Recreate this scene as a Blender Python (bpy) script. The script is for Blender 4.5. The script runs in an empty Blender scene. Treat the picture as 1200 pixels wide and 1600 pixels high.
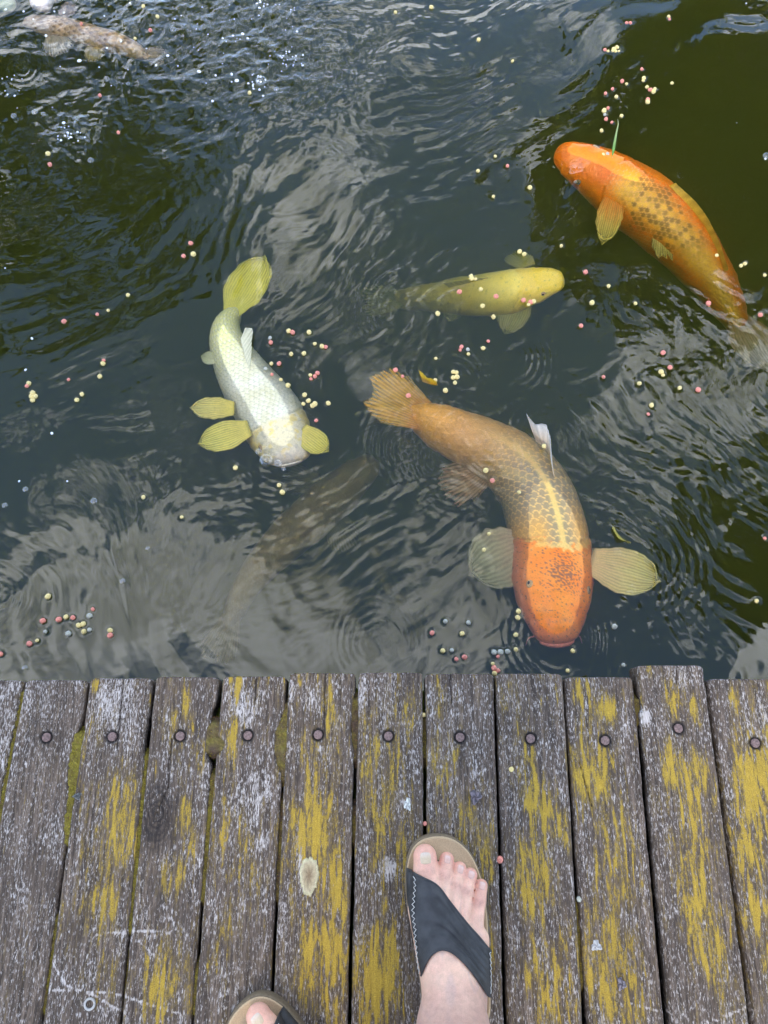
import bpy, math, random
import numpy as np
from math import radians, sin, cos, pi, tan, atan2, sqrt

rng = np.random.default_rng(7)
random.seed(7)
sc = bpy.context.scene

# ------------------------------------------------------------------ camera
CAM_H, TILT, FPX = 1.14, radians(18.0), 1202.0
cam_data = bpy.data.cameras.new('camera')
cam = bpy.data.objects.new('camera', cam_data)
sc.collection.objects.link(cam)
cam.location = (0, 0, CAM_H)
cam.rotation_euler = (TILT, 0, 0)
cam_data.sensor_fit = 'VERTICAL'
cam_data.angle = 2 * math.atan(800 / FPX)
cam_data.clip_start = 0.02
cam_data.clip_end = 500
sc.camera = cam

# ------------------------------------------------------------------ sky, sun, exposure
SUN_EL, SUN_AZ = radians(56), radians(200)      # azimuth: from +Y clockwise; behind the photographer
world = bpy.data.worlds.new('World')
sc.world = world
world.use_nodes = True
wn, wl = world.node_tree.nodes, world.node_tree.links
wn.clear()


def wnode(t, **kw):
    n = wn.new(t)
    for k, v in kw.items():
        setattr(n, k, v)
    return n


w_out = wnode('ShaderNodeOutputWorld')
sky = wnode('ShaderNodeTexSky', sky_type='NISHITA', sun_disc=False, sun_elevation=SUN_EL, sun_rotation=SUN_AZ, ozone_density=4.0, dust_density=.4)
bg_sky = wnode('ShaderNodeBackground')
bg_sky.inputs['Strength'].default_value = 0.15
wl.new(sky.outputs[0], bg_sky.inputs['Color'])
w_tc = wnode('ShaderNodeTexCoord')
w_sep = wnode('ShaderNodeSeparateXYZ')
wl.new(w_tc.outputs['Generated'], w_sep.inputs[0])
w_z = wnode('ShaderNodeMath', operation='MAXIMUM')
wl.new(w_sep.outputs['Z'], w_z.inputs[0])
w_z.inputs[1].default_value = 0.12
w_dx = wnode('ShaderNodeMath', operation='DIVIDE')
w_dy = wnode('ShaderNodeMath', operation='DIVIDE')
wl.new(w_sep.outputs['X'], w_dx.inputs[0]); wl.new(w_z.outputs[0], w_dx.inputs[1])
wl.new(w_sep.outputs['Y'], w_dy.inputs[0]); wl.new(w_z.outputs[0], w_dy.inputs[1])
w_cmb = wnode('ShaderNodeCombineXYZ')
wl.new(w_dx.outputs[0], w_cmb.inputs[0]); wl.new(w_dy.outputs[0], w_cmb.inputs[1])
w_cmb.inputs[2].default_value = 42.6
w_n1 = wnode('ShaderNodeTexNoise')
w_n1.inputs['Scale'].default_value = 2.5
w_n1.inputs['Detail'].default_value = 7
w_n1.inputs['Roughness'].default_value = 0.62
w_n1.inputs['Distortion'].default_value = 0.35
wl.new(w_cmb.outputs[0], w_n1.inputs['Vector'])
w_ramp = wnode('ShaderNodeMapRange', interpolation_type='SMOOTHSTEP')
w_ramp.inputs['From Min'].default_value = 0.50
w_ramp.inputs['From Max'].default_value = 0.60
wl.new(w_n1.outputs[0], w_ramp.inputs['Value'])
w_n2 = wnode('ShaderNodeTexNoise')
w_n2.inputs['Scale'].default_value = 7.0
w_n2.inputs['Detail'].default_value = 6
wl.new(w_cmb.outputs[0], w_n2.inputs['Vector'])
w_cr = wnode('ShaderNodeMapRange')
w_cr.inputs['From Min'].default_value = 0.3
w_cr.inputs['From Max'].default_value = 0.7
w_cr.inputs['To Min'].default_value = 0.45
w_cr.inputs['To Max'].default_value = 1.85
wl.new(w_n2.outputs[0], w_cr.inputs['Value'])
bg_cloud = wnode('ShaderNodeBackground')
bg_cloud.inputs['Color'].default_value = (0.94, 0.98, 1.04, 1)
wl.new(w_cr.outputs[0], bg_cloud.inputs['Strength'])
w_mix = wnode('ShaderNodeMixShader')
wl.new(w_ramp.outputs[0], w_mix.inputs[0])
wl.new(bg_sky.outputs[0], w_mix.inputs[1])
wl.new(bg_cloud.outputs[0], w_mix.inputs[2])
wl.new(w_mix.outputs[0], w_out.inputs['Surface'])

sun_data = bpy.data.lights.new('sun', 'SUN')
sun_data.energy = 1.5
sun_data.angle = radians(24)
sun_data.color = (1.0, 0.85, 0.66)
sun = bpy.data.objects.new('sun', sun_data)
sc.collection.objects.link(sun)
sun.location = (0, -3, 6)
sun.rotation_euler = (pi / 2 - SUN_EL, 0, pi - SUN_AZ)

vs = sc.view_settings
vs.view_transform = 'Standard'
vs.look = 'None'
vs.exposure = 1.78
vs.gamma = 1.0
vs.use_curve_mapping = False
cy = sc.cycles
cy.use_denoising = True
cy.max_bounces = 10
cy.diffuse_bounces = 3
cy.glossy_bounces = 4
cy.transmission_bounces = 8
cy.volume_bounces = 1
cy.transparent_max_bounces = 8
cy.caustics_refractive = True
cy.caustics_reflective = False
cy.blur_glossy = 0.5
cy.sample_clamp_indirect = 6.0

# ------------------------------------------------------------------ helpers
ZW = -0.16          # still water level; the deck top is z = 0
CT, ST = cos(TILT), sin(TILT)


def ray(px, py):
    x, y = (px - 600) / FPX, (800 - py) / FPX
    d = np.array([x, y * CT + ST, y * ST - CT])
    return d / np.linalg.norm(d)


def at(px, py, z):
    """World point at height z that the photograph shows at this pixel (through the water if it is below it)."""
    o = np.array([0, 0, CAM_H])
    d = ray(px, py)
    if z >= ZW:
        return o + d * ((z - CAM_H) / d[2])
    p = o + d * ((ZW - CAM_H) / d[2])
    eta = 1 / 1.18
    c1 = -d[2]
    c2 = sqrt(1 - eta * eta * (1 - c1 * c1))
    r = eta * d + np.array([0, 0, eta * c1 - c2])
    return p + r * ((z - ZW) / r[2])


def _hash(ix, iy, seed):
    h = (ix.astype(np.int64) * 374761393 + iy.astype(np.int64) * 668265263 + seed * 974634777) & 0xFFFFFFFF
    h = ((h ^ (h >> 13)) * 1274126177) & 0xFFFFFFFF
    h = ((h ^ (h >> 16)) * 2246822519) & 0xFFFFFFFF
    return h ^ (h >> 15)


def perlin(x, y, seed=0):
    x = np.asarray(x, float); y = np.asarray(y, float)
    ix, iy = np.floor(x), np.floor(y)
    fx, fy = x - ix, y - iy
    u = fx ** 3 * (fx * (fx * 6 - 15) + 10)
    v = fy ** 3 * (fy * (fy * 6 - 15) + 10)

    def g(ox, oy):
        a = _hash(ix + ox, iy + oy, seed) / 4294967296.0 * 2 * pi
        return np.cos(a) * (fx - ox) + np.sin(a) * (fy - oy)
    n0 = g(0, 0) * (1 - u) + g(1, 0) * u
    n1 = g(0, 1) * (1 - u) + g(1, 1) * u
    return (n0 * (1 - v) + n1 * v) * 1.5


def fbm(x, y, seed=0, octs=4, gain=0.5):
    t, a = 0, 1
    for i in range(octs):
        t = t + a * perlin(x * 2 ** i, y * 2 ** i, seed + 31 * i)
        a *= gain
    return t


def sstep(a, b, x):
    t = np.clip((x - a) / (b - a), 0, 1)
    return t * t * (3 - 2 * t)


def mesh_obj(name, verts, faces, mat=None, parent=None, smooth=True, cols=None, attr='Col', link=True):
    """verts (N,3); faces: one (M,k) array or a list of such arrays / lists of tuples -> ONE mesh object."""
    me = bpy.data.meshes.new(name)
    verts = np.asarray(verts, np.float32).reshape(-1, 3)
    arrs = faces if isinstance(faces, list) else [faces]
    arrs = [np.asarray(a, np.int32) for a in arrs if len(a)]
    loops = np.concatenate([a.ravel() for a in arrs])
    sizes = np.concatenate([np.full(len(a), a.shape[1], np.int32) for a in arrs])
    starts = np.concatenate([[0], np.cumsum(sizes)[:-1]]).astype(np.int32)
    me.vertices.add(len(verts)); me.vertices.foreach_set('co', verts.ravel())
    me.loops.add(len(loops)); me.loops.foreach_set('vertex_index', loops)
    me.polygons.add(len(sizes))
    me.polygons.foreach_set('loop_start', starts)
    me.polygons.foreach_set('loop_total', sizes)
    me.update(calc_edges=True)
    me.validate()
    if smooth:
        me.polygons.foreach_set('use_smooth', np.ones(len(me.polygons), bool))
    if cols is not None:
        c = np.ones((len(verts), 4), np.float32)
        c[:, :cols.shape[1]] = cols
        ca = me.color_attributes.new(attr, 'FLOAT_COLOR', 'POINT')
        ca.data.foreach_set('color', c.ravel())
    if mat:
        me.materials.append(mat)
    o = bpy.data.objects.new(name, me)
    if parent is not None:
        o.parent = parent
    if link:
        sc.collection.objects.link(o)
    return o


def grid_faces(nu, nv, wrap_v=False, off=0):
    i = np.arange(nu - 1)[:, None]
    j = np.arange(nv if wrap_v else nv - 1)[None, :]
    j2 = (j + 1) % nv
    a = i * nv + j; b = (i + 1) * nv + j; c = (i + 1) * nv + j2; d = i * nv + j2
    return np.stack([a, b, c, d], -1).reshape(-1, 4) + off


def tag(o, label, cat, group=None, kind=None):
    if label: o['label'] = label
    if cat: o['category'] = cat
    if group: o['group'] = group
    if kind: o['kind'] = kind
    return o


def empty(name, loc, label, cat, group=None):
    o = bpy.data.objects.new(name, None)
    o.empty_display_size = 0.02
    o.location = loc
    sc.collection.objects.link(o)
    return tag(o, label, cat, group)


def adopt(child, root):
    """child vertices are in world coordinates; keep them there under root."""
    child.parent = root
    child.matrix_parent_inverse.identity()
    child.location = (-root.location[0], -root.location[1], -root.location[2])
    return child


def tube(pts, rad, n=8, closed_ends=True):
    pts = np.asarray(pts, float)
    rad = np.broadcast_to(np.asarray(rad, float), (len(pts),))
    t = np.gradient(pts, axis=0)
    t /= np.linalg.norm(t, axis=1)[:, None] + 1e-9
    ref = np.array([0, 0, 1.0]) if abs(t[:, 2]).max() < 0.9 else np.array([0.3, 1.0, 0.1])
    s = np.cross(t, ref); s /= np.linalg.norm(s, axis=1)[:, None] + 1e-9
    u = np.cross(s, t)
    a = np.linspace(0, 2 * pi, n, endpoint=False)
    v = pts[:, None] + rad[:, None, None] * (np.cos(a)[None, :, None] * s[:, None] + np.sin(a)[None, :, None] * u[:, None])
    v = v.reshape(-1, 3)
    f = [grid_faces(len(pts), n, True)]
    if closed_ends:
        f += [np.array([list(range(n))]), np.array([list(range((len(pts) - 1) * n, len(pts) * n))[::-1]])]
    return v, f


def merge(parts):
    """[(verts, [faces...]), ...] -> one (verts, faces list)"""
    V, F, off = [], {}, 0
    for v, f in parts:
        V.append(np.asarray(v).reshape(-1, 3))
        for a in (f if isinstance(f, list) else [f]):
            a = np.asarray(a)
            F.setdefault(a.shape[1], []).append(a + off)
        off += len(V[-1])
    return np.concatenate(V), [np.concatenate(x) for x in F.values()]


def spline(p, n):
    p = np.asarray(p, float)
    d = np.concatenate([[0], np.cumsum(np.linalg.norm(np.diff(p[:, :3], axis=0), axis=1))])
    d /= d[-1]
    t = np.linspace(0, 1, n)
    ext = np.vstack([2 * p[0] - p[1], p, 2 * p[-1] - p[-2]])
    dd = np.concatenate([[2 * d[0] - d[1]], d, [2 * d[-1] - d[-2]]])
    out = np.empty((n, p.shape[1]))
    for k, tt in enumerate(t):
        i = min(max(np.searchsorted(d, tt, 'right') - 1, 0), len(p) - 2)
        p0, p1, p2, p3 = ext[i:i + 4]
        t0, t1, t2, t3 = dd[i:i + 4]
        m1 = (p2 - p0) / (t2 - t0); m2 = (p3 - p1) / (t3 - t1)
        h = t2 - t1; s = (tt - t1) / h
        out[k] = (2 * s**3 - 3 * s**2 + 1) * p1 + (s**3 - 2 * s**2 + s) * h * m1 + (-2 * s**3 + 3 * s**2) * p2 + (s**3 - s**2) * h * m2
    return out


# ---- material helper
class M:
    def __init__(self, name):
        self.m = bpy.data.materials.new(name)
        self.m.use_nodes = True
        self.n = self.m.node_tree.nodes; self.l = self.m.node_tree.links
        self.n.clear()
        self.out = self.n.new('ShaderNodeOutputMaterial')

    def node(self, t, **kw):
        n = self.n.new(t)
        for k, v in kw.items():
            if k.startswith('i_'):
                n.inputs[k[2:].replace('_', ' ')].default_value = v
            else:
                setattr(n, k, v)
        return n

    def bsdf(self, **kw):
        b = self.node('ShaderNodeBsdfPrincipled')
        for k, v in kw.items():
            b.inputs[k].default_value = v
        self.l.new(b.outputs[0], self.out.inputs['Surface'])
        return b

    def coords(self, scale=(1, 1, 1), rand=True, kind='Object'):
        tc = self.node('ShaderNodeTexCoord')
        v = tc.outputs[kind]
        if rand:
            oi = self.node('ShaderNodeObjectInfo')
            mu = self.node('ShaderNodeMath', operation='MULTIPLY'); mu.inputs[1].default_value = 19.0
            self.l.new(oi.outputs['Random'], mu.inputs[0])
            ad = self.node('ShaderNodeVectorMath', operation='ADD')
            self.l.new(v, ad.inputs[0]); self.l.new(mu.outputs[0], ad.inputs[1])
            v = ad.outputs[0]
        mp = self.node('ShaderNodeMapping')
        mp.inputs['Scale'].default_value = scale
        self.l.new(v, mp.inputs['Vector'])
        return mp.outputs[0]

    def noise(self, vec, scale=1.0, detail=4, rough=0.55, dist=0.0):
        n = self.node('ShaderNodeTexNoise')
        n.inputs['Scale'].default_value = scale; n.inputs['Detail'].default_value = detail
        n.inputs['Roughness'].default_value = rough; n.inputs['Distortion'].default_value = dist
        self.l.new(vec, n.inputs['Vector'])
        return n.outputs[0]

    def rng(self, v, a, b, c=0.0, d=1.0, smooth=True):
        n = self.node('ShaderNodeMapRange')
        if smooth: n.interpolation_type = 'SMOOTHSTEP'
        n.inputs['From Min'].default_value = a; n.inputs['From Max'].default_value = b
        n.inputs['To Min'].default_value = c; n.inputs['To Max'].default_value = d
        self.l.new(v, n.inputs['Value'])
        return n.outputs[0]

    def math(self, op, a, b=None):
        n = self.node('ShaderNodeMath', operation=op)
        for i, x in enumerate((a, b)):
            if x is None: continue
            if isinstance(x, (int, float)): n.inputs[i].default_value = x
            else: self.l.new(x, n.inputs[i])
        return n.outputs[0]

    def mix(self, f, a, b, blend='MIX'):
        n = self.node('ShaderNodeMix', data_type='RGBA', blend_type=blend)
        for i, x in ((0, f), (6, a), (7, b)):
            if isinstance(x, (int, float)): n.inputs[i].default_value = x
            elif isinstance(x, tuple): n.inputs[i].default_value = x + (1,) if len(x) == 3 else x
            else: self.l.new(x, n.inputs[i])
        return n.outputs[2]

    def attr(self, name='Col'):
        n = self.node('ShaderNodeAttribute', attribute_name=name)
        return n

    def bump(self, b, h, strength=0.5, dist=0.002):
        n = self.node('ShaderNodeBump')
        n.inputs['Strength'].default_value = strength; n.inputs['Distance'].default_value = dist
        self.l.new(h, n.inputs['Height'])
        self.l.new(n.outputs[0], b.inputs['Normal'])


def plain(name, col, rough=0.6, var=0.15, scale=60.0, bump=0.0, **kw):
    m = M(name)
    b = m.bsdf(Roughness=rough, **kw)
    v = m.coords()
    n = m.noise(v, scale, 4)
    dark = tuple(c * (1 - var) for c in col); light = tuple(min(1, c * (1 + var)) for c in col)
    m.l.new(m.mix(m.rng(n, .3, .7), dark, light), b.inputs['Base Color'])
    if bump: m.bump(b, n, bump, 0.001)
    return m.m


def vcol(name, rough=0.5, fine=0.08, scale=250.0, bump=0.0, spec=0.5, sss=0.0, trans=0.0):
    """material whose colour is the mesh's own pigment attribute with fine mottling"""
    m = M(name)
    b = m.bsdf(Roughness=rough)
    b.inputs['Specular IOR Level'].default_value = spec
    if sss:
        b.inputs['Subsurface Weight'].default_value = sss
        b.inputs['Subsurface Radius'].default_value = (0.008, 0.003, 0.0015)
        b.inputs['Subsurface Scale'].default_value = 1.0
    a = m.attr()
    n = m.noise(m.coords(), scale, 3)
    k = m.rng(n, .25, .75, 1 - fine, 1 + fine)
    c = m.node('ShaderNodeVectorMath', operation='SCALE')
    m.l.new(a.outputs['Color'], c.inputs[0]); m.l.new(k, c.inputs['Scale'])
    m.l.new(c.outputs[0], b.inputs['Base Color'])
    if bump: m.bump(b, n, bump, 0.001)
    if trans:
        t = m.node('ShaderNodeBsdfTranslucent'); m.l.new(c.outputs[0], t.inputs['Color'])
        mx = m.node('ShaderNodeMixShader'); mx.inputs[0].default_value = trans
        m.l.new(b.outputs[0], mx.inputs[1]); m.l.new(t.outputs[0], mx.inputs[2])
        m.l.new(mx.outputs[0], m.out.inputs['Surface'])
    return m.m


# ================================================================== SETTING
PX0, PX1, PY0, PY1 = -5.0, 5.0, -0.9, 4.2      # pond
# ---- ground: one sheet with the pond cut out
def build_ground():
    xs = np.array([-80, -30, -12, -7, PX0 - .25, PX0, PX1, PX1 + .25, 7, 12, 30, 80.])
    ys = np.array([-80, -30, -10, -4, PY0 - .25, PY0, PY1, PY1 + .25, 7, 12, 30, 80.])
    X, Y = np.meshgrid(xs, ys, indexing='ij')
    Z = np.full(X.shape, -0.06)
    Z[(np.abs(Y) > 9) | (np.abs(X) > 9)] = 0.0
    V = np.stack([X, Y, Z], -1).reshape(-1, 3)
    F = grid_faces(len(xs), len(ys))[:, ::-1]
    F = F[:, ::-1]
    cx = V[F].mean(1)
    keep = ~((cx[:, 0] > PX0) & (cx[:, 0] < PX1) & (cx[:, 1] > PY0) & (cx[:, 1] < PY1))
    m = M('grass_ground'); b = m.bsdf(Roughness=0.9)
    n = m.noise(m.coords(), 6, 8, .65)
    m.l.new(m.mix(m.rng(n, .3, .7), (.035, .05, .015), (.085, .10, .03)), b.inputs['Base Color'])
    m.bump(b, n, .6, .03)
    o = mesh_obj('ground', V, F[keep], m.m, smooth=False)
    o['kind'] = 'structure'


build_ground()


def build_bed():
    x0, x1, y0, y1, zt, zb = PX0, PX1, PY0, PY1, -0.062, -0.95
    V = [(x0, y0, zt), (x1, y0, zt), (x1, y1, zt), (x0, y1, zt), (x0 + .5, y0 + .3, zb), (x1 - .5, y0 + .3, zb), (x1 - .5, y1 - .5, zb), (x0 + .5, y1 - .5, zb)]
    F = np.array([(4, 5, 6, 7), (0, 1, 5, 4), (1, 2, 6, 5), (2, 3, 7, 6), (3, 0, 4, 7)])
    o = mesh_obj('pond_bed', V, F, plain('pond_mud', (.05, .05, .02), .9, .4, 12), smooth=False)
    o['kind'] = 'structure'


build_bed()

# ---- water: a rippled surface closed into a volume of murky green water
RINGS = []   # (px, py, amp, wavelength, radius, width)


# floating food, read off the photograph on the water plane
Y_ = [(246, 26), (224, 10), (211, 60), (75, 240), (390, 145), (618, 19), (674, 11), (748, 62), (801, 95), (774, 244), (747, 267), (1045, 26), (950, 80), (957, 80), (959, 77), (964, 74), (962, 80), (967, 80), (1006, 122), (1005, 126), (979, 131), (1050, 130), (1011, 136), (1023, 139), (1021, 143), (1012, 159), (963, 151), (944, 173), (971, 181), (940, 204), (942, 242), (200, 461), (169, 485), (302, 397), (451, 517), (483, 519), (492, 537), (503, 541), (455, 553), (475, 552), (424, 568), (439, 593), (450, 602), (485, 586), (476, 617), (482, 626), (474, 631), (488, 634), (492, 631), (513, 630), (368, 731), (436, 758), (441, 769), (828, 293), (771, 307), (812, 393), (819, 397), (877, 384), (736, 431), (737, 435), (743, 436), (751, 452), (834, 471), (826, 476), (754, 478), (771, 495), (684, 490), (1120, 399), (1158, 415), (1164, 412), (1195, 430), (951, 447), (925, 473), (993, 474), (161, 568), (156, 588), (45, 599), (51, 614), (49, 619), (55, 619), (51, 625), (128, 616), (120, 625), (224, 777), (732, 553), (755, 544), (681, 560), (708, 581), (713, 582), (708, 590), (714, 589), (711, 598), (696, 610), (680, 594), (759, 735), (811, 769), (1033, 581), (1036, 586), (999, 599), (1062, 606), (1018, 633), (284, 808), (75, 932), (103, 964), (123, 977), (130, 975), (131, 987), (172, 985), (58, 1001), (764, 834), (756, 859), (810, 955), (809, 965), (722, 990), (806, 992), (692, 1017), (806, 1015), (770, 1037), (773, 1052), (895, 1017), (887, 1048), (1182, 939)]
P_ = [(235, 47), (127, 37), (156, 149), (185, 207), (78, 257), (793, 259), (979, 36), (985, 36), (1046, 30), (945, 78), (1003, 108), (972, 127), (1016, 140), (1012, 156), (957, 139), (946, 146), (950, 169), (947, 186), (956, 191), (956, 247), (298, 380), (287, 400), (152, 491), (100, 502), (457, 519), (423, 535), (509, 542), (436, 568), (425, 585), (496, 583), (492, 588), (486, 592), (494, 657), (718, 456), (775, 463), (818, 469), (829, 472), (763, 533), (915, 425), (1107, 474), (1188, 492), (908, 509), (162, 563), (107, 593), (42, 603), (721, 542), (719, 547), (618, 578), (629, 588), (638, 618), (769, 751), (1036, 551), (1047, 574), (943, 589), (1091, 609), (1013, 647), (145, 952), (67, 970), (92, 968), (114, 965), (172, 993), (46, 1006), (1, 1022), (675, 989), (713, 1030), (726, 1027), (778, 1026), (772, 1044), (778, 1048), (1195, 841)]
W_ = [(945, 179), (949, 241), (422, 528), (415, 576), (731, 546), (140, 962), (140, 984), (71, 987), (107, 990), (696, 971), (732, 973), (706, 1016), (772, 1019), (782, 1019), (793, 1018), (960, 979), (974, 1039)]


def water_height(x, y):
    p = np.stack([x, y], -1)

    def near(px, py, r, e=2):
        q = at(px, py, ZW)
        return np.exp(-(np.hypot(x - q[0], y - q[1]) / r) ** e)
    wx = 0.05 * fbm(x * 3, y * 3, 5, 2); wy = 0.05 * fbm(x * 3 + 7, y * 3, 9, 2)
    X, Y = x + wx, y + wy

    def aniso(th, su, sv, seed, octs=2, gain=.45):
        c, s = cos(th), sin(th)
        return fbm((X * c + Y * s) * su, (-X * s + Y * c) * sv, seed, octs, gain)
    far = sstep(0.15, 1.3, y)
    h = 0.0026 * aniso(0.55, 2.0, 4.4, 11, 1)
    h += (0.00060 + .00055 * far) * aniso(0.65, 5, 13, 21, 2, .35)
    m1 = sstep(-.15, .45, fbm(x * 2.6, y * 2.6, 77, 2))
    h += (0.00034 + .00024 * far) * m1 * aniso(0.45, 16, 44, 33, 2)
    h += 0.00013 * sstep(-.3, .5, fbm(x * 3.1 + 4, y * 3.1, 83, 2)) * aniso(0.3, 38, 95, 61, 2, .5)
    h += 0.00038 * sstep(-.1, .5, fbm(x * 2.2 + 9, y * 2.2, 87, 2)) * aniso(1.2, 14, 34, 63, 2, .5)
    # wake of the big koi breaking up its hind part
    mk = near(720, 680, .10) + .9 * near(650, 640, .07) + .7 * near(780, 720, .07)
    h += 0.0009 * mk * aniso(-.35, 15, 42, 65, 3, .5)
    mo = near(1140, 430, .12) + near(1180, 520, .08) + .7 * near(640, 460, .10)
    h += 0.0007 * mo * aniso(-1.0, 12, 34, 67, 3, .5)
    # right-hand ripples (fan around the orange head), a steeper train of short waves
    mr = near(1060, 800, .20) + .8 * near(1180, 760, .15) + .6 * near(980, 700, .14)
    h += 0.00085 * mr * aniso(-0.75, 12, 44, 41, 3, .45)
    ml = near(130, 860, .16) + .5 * near(60, 760, .12)
    h += 0.0010 * ml * aniso(2.15, 8, 26, 45, 3, .5)
    mb = near(250, 980, .26) + near(620, 960, .18) + .7 * near(60, 900, .14)
    h += 0.00135 * mb * aniso(2.0, 4.5, 11, 71, 3, .42)
    mm = near(520, 800, .13) + .6 * near(560, 720, .10) + .5 * near(620, 840, .16)
    h += 0.00075 * mm * aniso(0.5, 12, 46, 47, 3, .45)
    mt = near(660, 470, .16) + near(600, 430, .12)
    h += 0.0006 * mt * aniso(0.9, 14, 48, 49, 2)
    # churned patch at the top
    ch = near(350, 40, .30) + .6 * near(440, 85, .14) + .5 * near(240, 10, .2)
    h += 0.0024 * ch * fbm(X * 22, Y * 22, 55, 4, .55)
    ch2 = near(110, 205, .07)
    h += 0.0045 * ch2 * fbm(X * 24, Y * 24, 57, 3, .5)
    for px, py, a, lam, R, wd in RINGS:
        q = at(px, py, ZW)
        r = np.hypot(x - q[0], y - q[1])
        msk = r < R + 3 * wd
        rr = r[msk]
        ang = np.arctan2(y[msk] - q[1], x[msk] - q[0])
        irr = .5 + .55 * np.sin(ang + px) + .3 * np.sin(ang * 2 + py) + .2 * np.sin(ang * 5 + py)
        h[msk] += .34 * a * irr * np.cos(2 * pi * (rr - R) / lam * (1 + .12 * np.sin(ang * 2 + 1)) + 1.1 * np.sin(ang * 3 + px)) * np.exp(-((rr - R) / wd) ** 2)
    # each floating pellet dents the surface film
    for px, py in Y_ + P_ + W_:
        q = at(px, py, ZW)
        m_ = (np.abs(x - q[0]) < .02) & (np.abs(y - q[1]) < .02)
        rr = np.hypot(x[m_] - q[0], y[m_] - q[1])
        h[m_] -= .00065 * np.exp(-(rr / .0052) ** 2)
    return h


RINGS += [(440, 715, .0011, .013, .045, .030), (440, 715, .0007, .011, .085, .028), (415, 720, .0009, .010, .03, .02),
          (450, 600, .0008, .016, .03, .03), (445, 590, .0005, .012, .06, .02),
          (1192, 242, .0010, .020, .045, .035), (520, 65, .0007, .012, .035, .02), (33, 105, .0008, .014, .025, .02),
          (535, 115, .0006, .012, .02, .012), (710, 590, .0008, .016, .05, .05), (770, 690, .0009, .018, .045, .05),
          (735, 700, .0008, .015, .09, .05), (800, 560, .0006, .013, .05, .035), (640, 700, .0007, .014, .05, .04),
          (860, 690, .0006, .012, .05, .03), (1000, 870, .0009, .017, .08, .05), (870, 1000, .0008, .014, .07, .03),
          (590, 1000, .0004, .012, .05, .03), (-8, 935, .0010, .013, .04, .03), (205, 70, .0012, .018, .03, .03),
          (640, 480, .0006, .013, .07, .05), (930, 900, .0006, .012, .12, .04), (250, 40, .0007, .012, .02, .012)]


def build_water():
    def axis(a, b, step, lo, hi, k):
        core = np.arange(a, b + 1e-9, step)
        s = np.linspace(0, 1, k + 1)[1:] ** 2.2
        return np.concatenate([(a - (a - lo) * s)[::-1], core, b + (hi - b) * s])
    xs = axis(-.96, .96, .0028, PX0 + .02, PX1 - .02, 34)
    ys = axis(.06, 1.78, .0028, PY0 + .02, PY1 - .02, 34)
    X, Y = np.meshgrid(xs, ys, indexing='ij')
    x, y = X.ravel(), Y.ravel()
    fade = sstep(1.9, 1.2, np.abs(x)) * sstep(2.6, 1.9, y) * sstep(-.3, .0, y)
    z = ZW + water_height(x, y) * (fade * .98 + .02)
    V = np.stack([x, y, z], -1)
    nu, nv = len(xs), len(ys)
    F = grid_faces(nu, nv)
    top = np.arange(nu * nv).reshape(nu, nv)
    ringi = np.concatenate([top[:, 0], top[-1, 1:], top[-2::-1, -1], top[0, -2:0:-1]])
    n0 = len(V)
    low = V[ringi].copy(); low[:, 2] = -0.93
    V = np.vstack([V, low])
    k = np.arange(len(ringi)); k2 = (k + 1) % len(ringi)
    side = np.stack([ringi[k], n0 + k, n0 + k2, ringi[k2]], -1)[:, ::-1]
    bottom = np.array([n0 + k])[:, ::-1]
    m = M('pond_water')
    rf = m.node('ShaderNodeBsdfRefraction'); rf.inputs['IOR'].default_value = 1.18; rf.inputs['Roughness'].default_value = 0.0
    gs = m.node('ShaderNodeBsdfGlossy'); gs.inputs['Roughness'].default_value = 0.0
    lw = m.node('ShaderNodeLayerWeight'); lw.inputs['Blend'].default_value = 0.5
    kk = m.math('ADD', m.math('MULTIPLY', m.math('POWER', lw.outputs['Facing'], 3.0), 1.15), .050)
    mx = m.node('ShaderNodeMixShader')
    m.l.new(kk, mx.inputs[0]); m.l.new(rf.outputs[0], mx.inputs[1]); m.l.new(gs.outputs[0], mx.inputs[2])
    m.l.new(mx.outputs[0], m.out.inputs['Surface'])
    va = m.node('ShaderNodeVolumeAbsorption'); vsx = m.node('ShaderNodeVolumeScatter')
    va.inputs['Color'].default_value = (.36, .39, .05, 1); va.inputs['Density'].default_value = 8.5
    vsx.inputs['Color'].default_value = (.80, .86, .16, 1); vsx.inputs['Density'].default_value = 1.75
    ad = m.node('ShaderNodeAddShader')
    m.l.new(va.outputs[0], ad.inputs[0]); m.l.new(vsx.outputs[0], ad.inputs[1])
    m.l.new(ad.outputs[0], m.out.inputs['Volume'])
    o = mesh_obj('water', V, [F, side, bottom], m.m)
    o['kind'] = 'structure'


build_water()

# ---- trees around the pond (the water mirrors the first three)
bark = plain('tree_bark', (.09, .07, .05), .9, .4, 9, .6)


def leaf_mat(name, c1, c2):
    m = M(name); b = m.bsdf(Roughness=.6)
    n = m.noise(m.coords(), 2.2, 3)
    col = m.mix(m.rng(n, .3, .7), c1, c2)
    m.l.new(col, b.inputs['Base Color'])
    t = m.node('ShaderNodeBsdfTranslucent'); m.l.new(col, t.inputs[0])
    mx = m.node('ShaderNodeMixShader'); mx.inputs[0].default_value = .25
    m.l.new(b.outputs[0], mx.inputs[1]); m.l.new(t.outputs[0], mx.inputs[2]); m.l.new(mx.outputs[0], m.out.inputs['Surface'])
    return m.m


leafA = leaf_mat('tree_leaves', (.03, .05, .012), (.07, .10, .025))


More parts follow.
